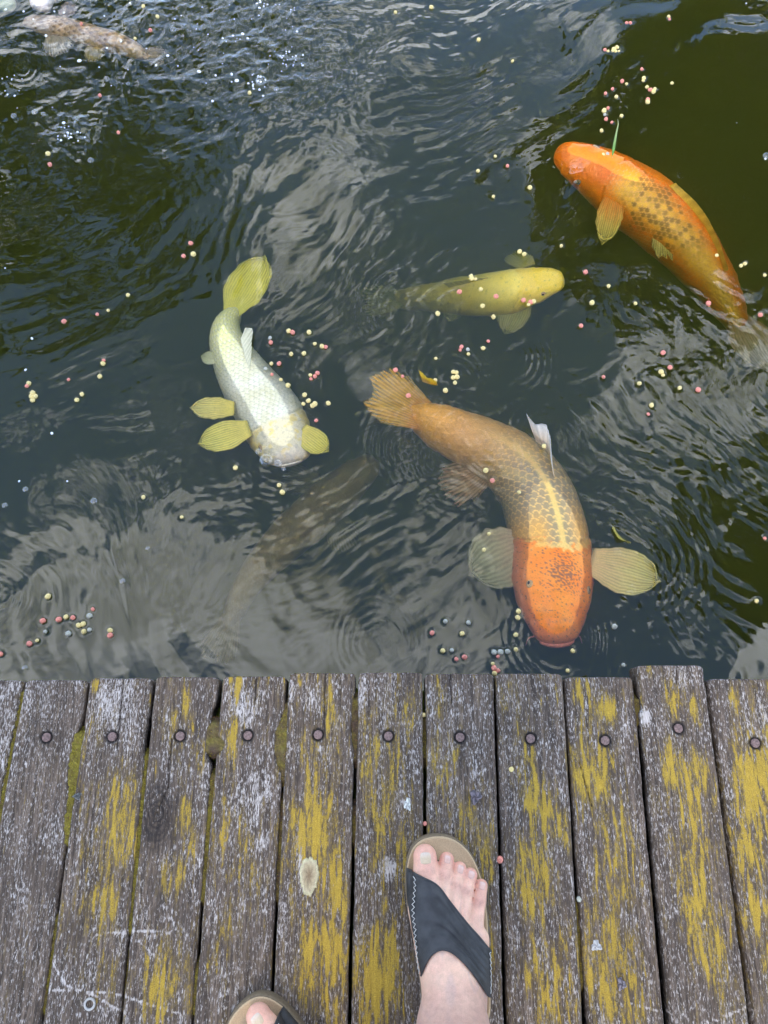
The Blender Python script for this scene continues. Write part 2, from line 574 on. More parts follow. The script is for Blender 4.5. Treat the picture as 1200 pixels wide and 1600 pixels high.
def tree(base, crown, R, nleaf, label, seed, squash=.8, gaps=.35):
    r = np.random.default_rng(seed)
    root = empty('leafy_tree', (base[0], base[1], -0.06), label, 'tree', 'trees on the banks of the pond')
    base = np.array([base[0], base[1], -0.08]); crown = np.array(crown, float)
    top = crown + np.array([0, 0, R * .5])
    mid = (base + crown) / 2 + np.array([r.uniform(-.2, .2), r.uniform(-.2, .2), .3])
    parts = [tube(spline(np.vstack([base, mid, crown, top]), 14), np.linspace(.16, .03, 14), 10)]
    tips = []
    for k in range(13):
        s = r.uniform(.45, .95)
        p0 = base + (crown - base) * s
        a = r.uniform(0, 2 * pi)
        d = np.array([cos(a), sin(a), r.uniform(-.1, .7)]) * R * r.uniform(.55, .95)
        e = crown + d * np.array([1, 1, squash])
        parts.append(tube(spline(np.vstack([p0, (p0 + e) / 2 + np.array([0, 0, .15]), e]), 8), np.linspace(.05, .012, 8), 6))
        tips.append(e)
    v, f = merge(parts)
    adopt(mesh_obj('trunk', v, f, bark), root)
    # clumps of leaves spread through the crown
    ncl = 60
    d = r.normal(size=(ncl, 3)); d /= np.linalg.norm(d, axis=1)[:, None]
    cl = crown + d * (R * r.uniform(.25, 1, ncl) ** .5)[:, None] * np.array([1, 1, squash])
    cl = np.vstack([cl, tips])
    which = r.integers(0, len(cl), nleaf)
    cr = r.uniform(.22, .42, len(cl)) * R * (1 - gaps * .5)
    pos = cl[which] + r.normal(size=(nleaf, 3)) * cr[which][:, None] * .55
    n = r.normal(size=(nleaf, 3)); n /= np.linalg.norm(n, axis=1)[:, None]
    u = np.cross(n, [0.2, .3, 1.0]); u /= np.linalg.norm(u, axis=1)[:, None]
    w = np.cross(n, u)
    L = r.uniform(.07, .13, nleaf)[:, None]; W = L * .55
    q = np.stack([pos - u * L, pos - w * W * .9 + n * L * .15, pos + u * L, pos + w * W * .9 + n * L * .15], 1).reshape(-1, 3)
    adopt(mesh_obj('crown', q, np.arange(4 * nleaf).reshape(-1, 4), leafA, smooth=False), root)
    return root


tree((3.5, 6.2), (3.45, 5.85, 5.1), 1.65, 14000, 'broad dark leafy tree mirrored in the upper right water', 3, .8, .2)
tree((-4.4, 6.2), (-3.3, 5.35, 4.75), 1.45, 1900, 'open leafy tree mirrored in the upper left water', 4, .8, .6)
tree((5.8, 2.2), (3.75, 2.1, 5.6), .75, 3500, 'leaning leafy tree mirrored at the right edge of the water', 5, .8, .5)

tree((-3.5, -3.6), (-2.6, -3.2, 5.2), 2.3, 9000, 'unseen broad tree added behind the deck on its left to block skylight', 6, .8, .2)  # out of view, added to hold back sky light from behind
tree((2.6, -4.2), (2.2, -3.6, 5.4), 2.4, 9000, 'unseen broad tree added behind the deck on its right to block skylight', 8, .8, .2)  # second added sky blocker, also out of view

# ================================================================== DECK
deck = empty('wooden_deck', (0, -.5, -.035), 'weathered grey plank deck with yellow lichen at the edge of the pond', 'deck')
# plank edges read off the photograph on the deck plane: (left x at y=1060, left x at y=1590, right ..., right ..., end y)
PLANKS = [(-72, -150, 36, -66, 1063), (40, -58, 137, 63, 1063), (141, 69, 238, 186, 1060), (243, 191, 340, 298, 1058),
          (348, 303, 447, 420, 1057), (452, 426, 555, 543, 1052), (560, 549, 660, 664, 1051), (665, 670, 771, 787, 1053),
          (775, 793, 879, 911, 1053), (883, 918, 990, 1038, 1058), (996, 1046, 1101, 1169, 1040), (1107, 1177, 1212, 1295, 1061),
          (1217, 1301, 1322, 1420, 1059)]
BOLTS = {1: (72, 1152), 2: (175, 1151), 3: (281, 1150), 4: (387, 1149), 5: (497, 1148), 6: (607, 1150), 7: (719, 1152),
         8: (829, 1154), 9: (946, 1157), 10: (1059, 1138), 11: (1181, 1161)}
YELLOW = [(185, 1300, 34, 80, .6), (165, 1410, 35, 60, .42), (150, 1070, 7, 14, .9), (205, 1230, 10, 30, .7), (170, 1540, 30, 40, .3),
          (290, 1140, 30, 60, .4), (315, 1180, 8, 50, .8), (287, 1275, 14, 34, .95), (268, 1365, 24, 40, .9), (298, 1320, 12, 40, .7), (255, 1530, 40, 60, .45),
          (365, 1170, 12, 60, .7), (352, 1300, 10, 40, .7), (385, 1340, 30, 80, .42), (370, 1075, 8, 30, .85), (345, 1480, 20, 60, .3),
          (495, 1300, 48, 70, 1.0), (520, 1370, 32, 80, .9), (505, 1500, 45, 90, .82), (500, 1200, 40, 60, .5), (515, 1110, 10, 40, .6),
          (605, 1290, 45, 160, .55), (590, 1520, 45, 80, .8), (580, 1170, 22, 60, .7), (640, 1110, 14, 40, .5),
          (690, 1200, 30, 60, .5), (715, 1290, 40, 60, .55), (755, 1480, 16, 120, .6), (690, 1100, 15, 40, .5),
          (845, 1245, 30, 50, .85), (880, 1300, 14, 40, .8), (820, 1180, 16, 60, .5), (832, 1370, 34, 80, .8), (850, 1510, 42, 70, .5),
          (925, 1210, 42, 70, .85), (960, 1330, 36, 100, .8), (950, 1500, 40, 90, .65), (950, 1108, 14, 26, .9), (905, 1080, 12, 30, .6),
          (1048, 1195, 14, 44, 1.0), (1090, 1220, 30, 50, .8), (1085, 1310, 40, 110, .75), (1100, 1450, 34, 80, .7), (1050, 1090, 10, 30, .7), (1085, 1105, 12, 34, .7),
          (1175, 1215, 30, 90, 1.0), (1180, 1370, 30, 120, .75), (1147, 1098, 10, 26, .95), (1225, 1300, 40, 200, .6)]
WHITE = [(180, 1095, 34, 60, .9), (395, 1245, 28, 50, .8), (378, 1095, 24, 46, .8), (608, 1357, 13, 17, 1.6), (565, 1085, 10, 30, .9), (20, 1120, 40, 90, .5),
         (455, 1080, 6, 24, 1.0), (490, 1090, 16, 20, .8), (470, 1330, 6, 36, 1.3), (100, 1250, 40, 160, .25), (560, 1460, 20, 60, .3), (1190, 1110, 14, 60, .5), (700, 1080, 40, 20, .4), (1060, 1060, 40, 20, .5),
         (415, 1310, 10, 14, 1.2), (499, 1170, 4, 4, 2.5), (635, 1256, 6, 6, 2.0), (1008, 1120, 7, 12, 1.8)]
DARK = [(247, 1262, 22, 46, .22), (238, 1304, 14, 10, .8), (250, 1390, 14, 22, .6), (60, 1120, 12, 90, .35), (975, 1490, 40, 90, .25), (740, 1247, 12, 10, .5), (968, 1522, 8, 9, .8)]
SCRATCH = [[(80, 1500), (105, 1540), (150, 1556), (205, 1590)], [(150, 1460), (210, 1454), (265, 1457)], [(70, 1545), (180, 1552), (240, 1572), (290, 1586)],
           [(215, 1470), (250, 1500)], [(978, 1566), (1030, 1580), (1047, 1583)], [(1100, 1600), (1165, 1572)]]
CRACKS = {2: [(193, 1060, 183, 1170)], 5: [(508, 1050, 506, 1150)], 10: [(1056, 1038, 1056, 1068)], 3: [(268, 1155, 262, 1230), (262, 1230, 243, 1275)],
          9: [(905, 1190, 925, 1260)], 7: [(703, 1052, 706, 1100)], 4: [(400, 1060, 398, 1100)]}
# bites out of plank edges where moss has eaten in: plank, side, px y centre, half length, depth (px)
BITES = [(3, 1, 1165, 26, 9), (3, 1, 1125, 22, 6), (4, 1, 1160, 40, 12), (4, -1, 1165, 12, 9), (1, 1, 1185, 50, 10), (2, -1, 1145, 10, 2), (5, 1, 1125, 40, 5), (1, 1, 1270, 30, 5), (2, 1, 1150, 30, 4), (10, -1, 1100, 12, 3)]


def A(px, py):
    p = at(px, py, 0.0)
    return p[0], p[1]


def plank_material():
    m = M('weathered_wood')
    b = m.bsdf(Roughness=.85)
    b.inputs['Specular IOR Level'].default_value = .25
    at_ = m.attr('Col')
    sp = m.node('ShaderNodeSeparateColor'); m.l.new(at_.outputs['Color'], sp.inputs[0])
    yel, whi, drk = sp.outputs[0], sp.outputs[1], sp.outputs[2]
    grain = m.noise(m.coords((300, 13, 40)), 1, 5, .62, .5)
    fine = m.noise(m.coords((800, 70, 300)), 1, 4, .68)
    broad = m.noise(m.coords((26, 6, 10)), 1, 3)
    patch = m.noise(m.coords((60, 17, 10), True), 1, 4, .6)
    c = m.mix(m.rng(grain, .33, .70), (.055, .038, .026), (.275, .203, .148))
    c = m.mix(m.rng(broad, .3, .7, 0, .55), c, (.088, .068, .056))
    c = m.mix(m.rng(fine, .40, .60, 0, .68), c, (.040, .031, .026))
    # pale crustose lichen: small flecks drawn out along the grain
    sp1 = m.noise(m.coords((560, 150, 300)), 1, 4, .70, .3)
    dens = m.math('ADD', m.math('MULTIPLY', whi, .15), m.math('MULTIPLY', patch, .30))
    sel = m.math('ADD', sp1, dens)
    wmask = m.rng(sel, .69, .83)
    wcol = m.mix(m.rng(fine, .3, .7), (.76, .69, .64), (.36, .31, .27))
    c = m.mix(m.math('MULTIPLY', wmask, .92), c, wcol)
    # ochre lichen, granular, thinning to an olive film at its edges
    y1 = m.noise(m.coords((170, 21, 60)), 1, 5, .58, .6)
    y2 = m.noise(m.coords((480, 210, 300)), 1, 4, .65)
    gran = m.noise(m.coords((1300, 800, 900)), 1, 2, .6)
    ys = m.math('ADD', m.math('ADD', y1, m.math('MULTIPLY', yel, .33)), m.math('MULTIPLY', y2, .40))
    ys = m.math('ADD', ys, m.math('MULTIPLY', gran, .12))
    film_ = m.rng(ys, .83, 1.05, 0, .62)
    c = m.mix(film_, c, (.215, .145, .040))
    ymask = m.rng(ys, .965, 1.09)
    ycol = m.mix(m.rng(gran, .3, .7), (.34, .205, .022), (.66, .45, .060))
    ycol = m.mix(m.rng(y2, .35, .65, 0, .40), ycol, (.27, .185, .035))
    c = m.mix(m.math('MULTIPLY', ymask, .90), c, ycol)
    c = m.mix(drk, c, (.022, .020, .020))
    m.l.new(c, b.inputs['Base Color'])
    h = m.math('ADD', m.math('ADD', m.math('MULTIPLY', grain, .9), m.math('MULTIPLY', fine, .5)),
               m.math('ADD', m.math('MULTIPLY', wmask, .18), m.math('MULTIPLY', ymask, .3)))
    m.bump(b, h, .8, .0022)
    return m.m


wood = plank_material()
iron = plain('bolt_iron', (.19, .125, .11), .65, .4, 400, .4, Metallic=.2)
YB = -1.15           # far end of the boards, behind the photographer
TH = .036


def build_plank(idx):
    l0, l1, r0, r1, ey = PLANKS[idx]
    la, lb, ra, rb = A(l0, 1060), A(l1, 1590), A(r0, 1060), A(r1, 1590)
    yend = A((l0 + r0) / 2, ey)[1]

    def lx(y): return la[0] + (lb[0] - la[0]) * (y - la[1]) / (lb[1] - la[1])
    def rx(y): return ra[0] + (rb[0] - ra[0]) * (y - ra[1]) / (rb[1] - ra[1])
    s = np.concatenate([np.array([0, .0006, .0016, .003, .005, .008]), np.linspace(.011, .5, 200), np.linspace(.52, yend - YB, 14)])
    ys = yend - s
    NT = 56
    u = np.linspace(0, 1, NT)
    # profile: left side up, across the top, right side down
    prof = [(0, -1)] + [(k, 0) for k in range(NT)] + [(NT - 1, -1)]
    L, R = lx(ys), rx(ys)
    seed = idx * 13 + 5
    L = L + .0007 * perlin(ys * 30, ys * 0 + .5, seed) + .0005 * perlin(ys * 110, ys * 0 + .5, seed + 1)
    R = R + .0007 * perlin(ys * 30, ys * 0 + .5, seed + 2) + .0005 * perlin(ys * 110, ys * 0 + .5, seed + 3)
    for pi_, side, cyp, hl, dep in BITES:
        if pi_ != idx: continue
        yc = A(600, cyp)[1]; hw = abs(A(600, cyp + hl)[1] - yc); d = dep * .00093
        e = np.exp(-((ys - yc) / hw) ** 4) * d * (1 + .3 * perlin(ys * 90, ys * 0, seed))
        if side > 0: R = R - e
        else: L = L + e
    # rounded corners of the sawn end
    rc = .006
    cornr = np.where(s < rc, rc - np.sqrt(np.maximum(rc * rc - (rc - s) ** 2, 0)), 0)
    L = L + cornr; R = R - cornr
    X = L[:, None] + (R - L)[:, None] * u[None]
    Y = np.repeat(ys[:, None], NT, 1)
    # slightly ragged end
    Y[:6] += (.0012 * perlin(u * 6 + idx, u * 0, seed + 7) + .0009 * perlin(u * 26, u * 0 + idx, seed + 8) )[None] * np.linspace(1, .3, 6)[:, None]
    dl = (X - L[:, None]); dr = (R[:, None] - X); ed = np.minimum(dl, dr)
    re = .0035 if idx not in (8, 9, 10, 11) else .006
    Z = -np.where(ed < re, re - np.sqrt(np.maximum(re * re - (re - ed) ** 2, 0)), 0)
    Z -= np.where(s < .003, .003 - np.sqrt(np.maximum(.003 ** 2 - (.003 - s) ** 2, 0)), 0)[:, None]
    Z += .0009 * fbm(X * 160 + idx, Y * 9, seed + 9, 2) + .0007 * fbm(X * 20, Y * 5, seed + 10, 2)
    lift = {10: .004, 2: .001, 5: .001, 8: .0015}.get(idx, 0.0)
    Z += lift
    yel = np.zeros_like(X); whi = np.zeros_like(X) + .12; drk = np.zeros_like(X)

    def blob(px, py, rx_, ry_, e=2):
        c0 = A(px, py); kx = rx_ * .00093; ky = ry_ * .00090
        return np.exp(-(((X - c0[0]) / kx) ** 2 + ((Y - c0[1]) / ky) ** 2) ** (e / 2))
    for b in YELLOW: yel = np.maximum(yel, b[4] * blob(*b[:4], 3))
    yel = yel * .86 + .19 + .26 * fbm(X * 14, Y * 5, seed + 20, 2)
    if idx in (0, 1): yel -= .22
    yel -= .03
    for b in WHITE: whi = np.maximum(whi, b[4] * blob(*b[:4]))
    for b in DARK: drk = np.maximum(drk, b[4] * .85 * blob(*b[:4], 3) * (.75 + .5 * perlin(X * 180, Y * 180, 3)))
    if idx == 3:   # the knot
        c0 = A(245, 1272)
        r = np.hypot((X - c0[0]) * 1.6, Y - c0[1]) + .004 * perlin(X * 90, Y * 90, 8)
        k = np.exp(-(r / .045) ** 4)
        Z += k * .0010 * np.sin(r * 900)
        drk = np.maximum(drk, k * .80 * sstep(-.4, .6, np.sin(r * 760 + 2.2 * perlin(X * 60, Y * 60, 9))))
        yel -= k * .8; whi -= k * .4
    for ln in SCRATCH:
        pts = np.array([A(*q) for q in ln])
        for p, q in zip(pts[:-1], pts[1:]):
            d = q - p; t = np.clip(((X - p[0]) * d[0] + (Y - p[1]) * d[1]) / (d @ d), 0, 1)
            dist = np.hypot(X - p[0] - t * d[0], Y - p[1] - t * d[1])
            whi = np.maximum(whi, 1.5 * np.exp(-(dist / .0012) ** 2) * (fbm(X * 150, Y * 150, 4, 1) > -.25))
    for (x0, y0, x1, y1) in CRACKS.get(idx, []):
        p, q = np.array(A(x0, y0)), np.array(A(x1, y1)); d = q - p
        t = np.clip(((X - p[0]) * d[0] + (Y - p[1]) * d[1]) / (d @ d), 0, 1)
        wob = .0008 * perlin(Y * 70, Y * 0, seed + 4)
        dist = np.abs(X + wob - p[0] - t * d[0]) + 3 * np.abs(Y - p[1] - t * d[1])
        k = np.exp(-(dist / .0011) ** 2)
        Z -= .004 * k; drk = np.maximum(drk, k * .9)
    if idx in BOLTS:
        c0 = A(*BOLTS[idx])
        r = np.hypot(X - c0[0], Y - c0[1])
        k = sstep(.0105, .0075, r)
        run = np.exp(-((X - c0[0]) / .007) ** 2) * sstep(.0, .012, c0[1] - Y) * sstep(.055, .015, c0[1] - Y) * (.5 + .5 * perlin(X * 300, Y * 30, seed + 40))
        drk = np.maximum(drk, .35 * run)
        Z -= .0032 * k
        drk = np.maximum(drk, sstep(.0110, .0084, r) * .94)
    drk = np.maximum(drk, .8 * sstep(.0016, .0002, ed) * 0)
    nS = len(ys)
    cols = np.stack([np.clip(yel, 0, 1.2), np.clip(whi, 0, 2), np.clip(drk, 0, .96)], -1)
    top = np.stack([X, Y, Z], -1)
    lo_l = np.stack([L, ys, np.full(nS, -TH)], -1)[:, None]; lo_r = np.stack([R, ys, np.full(nS, -TH)], -1)[:, None]
    allv = np.concatenate([lo_l, top, lo_r], 1); nc = NT + 2
    colv = np.concatenate([cols[:, :1] * [1, .5, 1], cols, cols[:, -1:] * [1, .5, 1]], 1)
    F = grid_faces(nS, nc)
    front = np.array([list(range(nc))]); back = np.array([list(range((nS - 1) * nc, nS * nc))[::-1]])
    under = np.stack([np.arange(nS - 1) * nc, np.arange(1, nS) * nc, np.arange(1, nS) * nc + nc - 1, np.arange(nS - 1) * nc + nc - 1], -1)[:, ::-1]
    o = mesh_obj('plank', allv.reshape(-1, 3), [F, front, back, under], wood, cols=colv.reshape(-1, 3))
    # crisp edges between the weathered top and the sides
    adopt(o, deck)
    return o, lift


bolt_mesh = None


def build_bolt(idx, plank, lift):
    global bolt_mesh
    c0 = A(*BOLTS[idx])
    if bolt_mesh is None:
        n = 16
        a = np.linspace(0, 2 * pi, n, endpoint=False)
        rr = np.where(np.arange(n) % 2 == 0, 1.0, .965)
        rings = [(.0064, -.004), (.0064, .0002), (.0060, .0009), (.0046, .0012), (.0020, .0011)]
        V = [[(r * k * cos(t), r * k * sin(t), z) for t, k in zip(a, rr)] for r, z in rings]
        V = np.array(V).reshape(-1, 3)
        F = grid_faces(len(rings), n, True)[:, ::-1]
        cap = np.array([list(range((len(rings) - 1) * n, len(rings) * n))])
        o = mesh_obj('bolt', V, [F, cap], iron)
        bolt_mesh = o.data
    else:
        o = bpy.data.objects.new('bolt', bolt_mesh)
        sc.collection.objects.link(o)
    o.parent = plank
    o.location = (c0[0], c0[1], lift - .0012)
    o.rotation_euler = (random.uniform(-.05, .05), random.uniform(-.05, .05), random.uniform(0, 6))


plank_objs = {}
for i in range(len(PLANKS)):
    po, lf = build_plank(i)
    plank_objs[i] = po
    if i in BOLTS: build_bolt(i, po, lf)

# joists the planks are bolted to
joist_wood = plain('joist_wood', (.05, .042, .036), .9, .35, 40, .4)
for yj in (BOLTS and A(600, 1150)[1], -.42, -.95):
    v = np.array([(x, yj + dy, z) for x in (-.85, .85) for dy, z in ((-.022, -TH - .002), (.022, -TH - .002), (.022, -TH - .10), (-.022, -TH - .10))])
    o = mesh_obj('joist', v, [np.array([(0, 1, 2, 3)]), np.array([(7, 6, 5, 4)]), np.array([(0, 4, 5, 1), (1, 5, 6, 2), (2, 6, 7, 3), (3, 7, 4, 0)])], joist_wood, smooth=False)
    adopt(o, deck)
for xj in (-.7, .0, .7):
    yj = A(600, 1150)[1] - .05
    v, f = tube([(xj, yj, -.95), (xj, yj, -.5), (xj, yj, -TH - .004)], .045, 12)
    adopt(mesh_obj('post', v, f, joist_wood), deck)

# moss and dirt packed into the gaps: gap index (between plank g and g+1), px y range, fill height, mossiness
MOSS = [(0, 1070, 1330, -.004, .9), (0, 1330, 1600, -.012, .5), (1, 1135, 1330, -.0015, 1.0), (1, 1420, 1600, -.006, .8), (2, 1170, 1470, -.004, 1.0), (2, 1470, 1600, -.012, .5),
        (3, 1120, 1185, -.001, .35), (3, 1200, 1420, -.006, .8), (3, 1500, 1600, -.006, .8), (4, 1090, 1230, -.003, .45), (4, 1240, 1420, -.010, .4), (5, 1080, 1200, -.006, .3), (5, 1250, 1330, -.012, .4), (6, 1110, 1200, -.012, .6), (9, 1080, 1140, -.010, .4), (8, 1400, 1560, -.014, .7)]


def build_moss():
    V, F, C = [], [], []
    n = 0
    r = np.random.default_rng(11)
    bx, by, bz, bc = [], [], [], []
    for g, y0, y1, zf, mossy in MOSS:
        a, b = PLANKS[g], PLANKS[g + 1]
        pa0, pa1 = A(a[2], 1060), A(a[3], 1590)
        pb0, pb1 = A(b[0], 1060), A(b[1], 1590)
        Y0, Y1 = A(600, y0)[1], A(600, y1)[1]
        m = max(8, int((Y0 - Y1) / .0022))
        ys = np.linspace(Y0, Y1, m)
        x0 = pa0[0] + (pa1[0] - pa0[0]) * (ys - pa0[1]) / (pa1[1] - pa0[1])
        x1 = pb0[0] + (pb1[0] - pb0[0]) * (ys - pb0[1]) / (pb1[1] - pb0[1])
        w0 = np.zeros(m)
        for pi_, side, cyp, hl, dep in BITES:
            yc = A(600, cyp)[1]; hw = abs(A(600, cyp + hl)[1] - yc); d = dep * .00093
            e = np.exp(-((ys - yc) / hw) ** 4) * d
            if pi_ == g and side > 0: x0 = x0 - e
            if pi_ == g + 1 and side < 0: x1 = x1 + e
        x0 = x0 - .0012; x1 = x1 + .0012
        u = np.linspace(0, 1, 9)
        X = x0[:, None] + (x1 - x0)[:, None] * u
        Yg = np.repeat(ys[:, None], 9, 1)
        end = np.minimum(sstep(0, .012, Y0 - Yg), sstep(0, .012, Yg - Y1))
        Z = zf + .0022 * fbm(X * 180, Yg * 180, 5 + g, 3) - .014 * (1 - end) + .0012 * fbm(Yg * 40, X * 0, 9 + g, 1)
        V.append(np.stack([X, Yg, Z], -1).reshape(-1, 3))
        F.append(grid_faces(m, 9) + n); n += m * 9
        q = np.clip(mossy + .5 * fbm(X * 60, Yg * 60, 70 + g, 2), 0, 1)[..., None]
        fl = (.5 + .5 * perlin(X * 400, Yg * 400, 8))[..., None]
        col = (1 - q) * (np.array([.085, .055, .035]) * (.5 + fl)) + q * (np.array([.20, .165, .022]) * (.5 + .9 * fl))
        C.append(col.reshape(-1, 3))
        nb = int(m * 7 * (.35 + mossy))
        ii = r.integers(0, m, nb); jj = r.integers(1, 8, nb)
        bx.append(X[ii, jj] + r.normal(0, .0007, nb)); by.append(Yg[ii, jj] + r.normal(0, .001, nb)); bz.append(Z[ii, jj]); bc.append(np.full(nb, mossy))
    bx, by, bz, bc = map(np.concatenate, (bx, by, bz, bc))
    nb = len(bx)
    a = r.uniform(0, 2 * pi, nb); L = r.uniform(.0012, .0034, nb); w = r.uniform(.0004, .0008, nb)
    dx, dy = np.cos(a), np.sin(a)
    base = np.stack([bx, by, bz - .0005], -1)
    tip = base + np.stack([dx * L * .7, dy * L * .7, L], -1)
    sd = np.stack([-dy * w, dx * w, w * 0], -1)
    tri = np.stack([base - sd, base + sd, tip], 1).reshape(-1, 3)
    pick = r.random(nb) < np.clip(bc, 0, 1) * .8
    c = np.where(pick[:, None], np.array([.30, .25, .03]) * r.uniform(.5, 1.4, (nb, 1)), np.array([.22, .13, .055]) * r.uniform(.4, 1.3, (nb, 1)))
    Vv = np.vstack(V + [tri]); Cc = np.vstack(C + [np.repeat(c, 3, 0)])
    o = mesh_obj('moss', Vv, [np.vstack(F), np.arange(nb * 3).reshape(-1, 3) + n], vcol('moss', .95, .2, 900), cols=Cc)
    o['kind'] = 'stuff'
    adopt(o, deck)


build_moss()


def lichen_rosette(px, py, rx_, ry_, plank):
    c0 = A(px, py); n = 40
    a = np.linspace(0, 2 * pi, n, endpoint=False)
    V, C = [], []
    prof = [(0.02, .0016, (.30, .22, .13)), (.3, .0018, (.33, .25, .15)), (.55, .0021, (.42, .34, .20)), (.72, .0026, (.46, .38, .24)), (.88, .0022, (.54, .49, .30)), (1.0, .0008, (.42, .36, .20)), (1.04, -.0006, (.4, .38, .3))]
    for k, z, col in prof:
        jag = 1 + (k > .6) * (.045 * np.sin(a * 9 + 1) + .05 * np.sin(a * 17)) + .05 * np.sin(a * 3)
        V += [(c0[0] + rx_ * .00093 * k * j * cos(t), c0[1] + ry_ * .0009 * k * j * sin(t), z + .0004 * sin(13 * t + 9 * k)) for t, j in zip(a, jag)]
        C += [np.array(col) * (1 + .15 * sin(7 * t + 20 * k)) for t in a]
    F = grid_faces(len(prof), n, True)
    cap = np.array([list(range(n))[::-1]])
    o = mesh_obj('lichen_rosette', np.array(V), [F, cap[:, ::-1]], lichen_m, cols=np.array(C))
    o['label'] = 'cream oval lichen rosette with a brown middle'
    o.parent = plank


lichen_m = vcol('lichen_crust', .95, .25, 1200, .6)
lichen_rosette(483, 1368, 14, 27, plank_objs[5])

# ================================================================== FISH
fish_skin = vcol('koi_skin', .36, .10, 420, .15, .35)
fin_skin = vcol('koi_fin', .40, .08, 300, .1, .4, trans=.12)
_nt = fin_skin.node_tree
_at = next(n for n in _nt.nodes if n.bl_idname == 'ShaderNodeAttribute')
_old = next(n for n in _nt.nodes if n.bl_idname == 'ShaderNodeOutputMaterial').inputs['Surface'].links[0].from_socket
_tr = _nt.nodes.new('ShaderNodeBsdfTransparent'); _mx = _nt.nodes.new('ShaderNodeMixShader')
_nt.links.new(_at.outputs['Alpha'], _mx.inputs[0]); _nt.links.new(_tr.outputs[0], _mx.inputs[1]); _nt.links.new(_old, _mx.inputs[2])
_nt.links.new(_mx.outputs[0], next(n for n in _nt.nodes if n.bl_idname == 'ShaderNodeOutputMaterial').inputs['Surface'])
eye_dark = plain('koi_pupil', (.012, .010, .010), .12, .1)
eye_gold = plain('koi_iris', (.42, .25, .10), .3, .3, 500)

WPROF = np.array([(0, .10), (.008, .34), (.02, .45), (.05, .57), (.09, .68), (.14, .80), (.20, .90), (.28, .99), (.36, 1), (.46, .96), (.56, .86), (.66, .71), (.76, .55), (.85, .42), (.93, .34), (1, .30)])


def hash01(v):
    q = np.sin(v * 12.9898) * 43758.5453
    return q - np.floor(q)


def mix3(a, b, k):
    k = np.clip(k, 0, 1)[..., None]
    return np.asarray(a) * (1 - k) + np.asarray(b) * k


def scale_field(s, b, p, q):
    """overlapping scales: radial place in the visible scale (0 middle .. 1 rim), how far back on it, its id"""
    r = np.full(s.shape, 1.0); u_ = np.zeros(s.shape); done = np.zeros(s.shape, bool); sid = np.zeros(s.shape)
    i0 = np.floor(s / p)
    for k in (-1, 0, 1):
        i = i0 + k
        off = np.where(i % 2 == 0, 0, q / 2)
        bc = np.round((b - off) / q) * q + off
        u = (s - i * p) / (1.30 * p); v = (b - bc) / (.60 * q)
        e = np.sqrt(np.where(u > 0, u * u, 0) + v * v)
        ok = (~done) & (e < 1) & (u > -.8)
        r = np.where(ok, e, r); u_ = np.where(ok, u, u_); sid = np.where(ok, i * 17.3 + bc * 911, sid)
        done |= ok
    return r, u_, sid


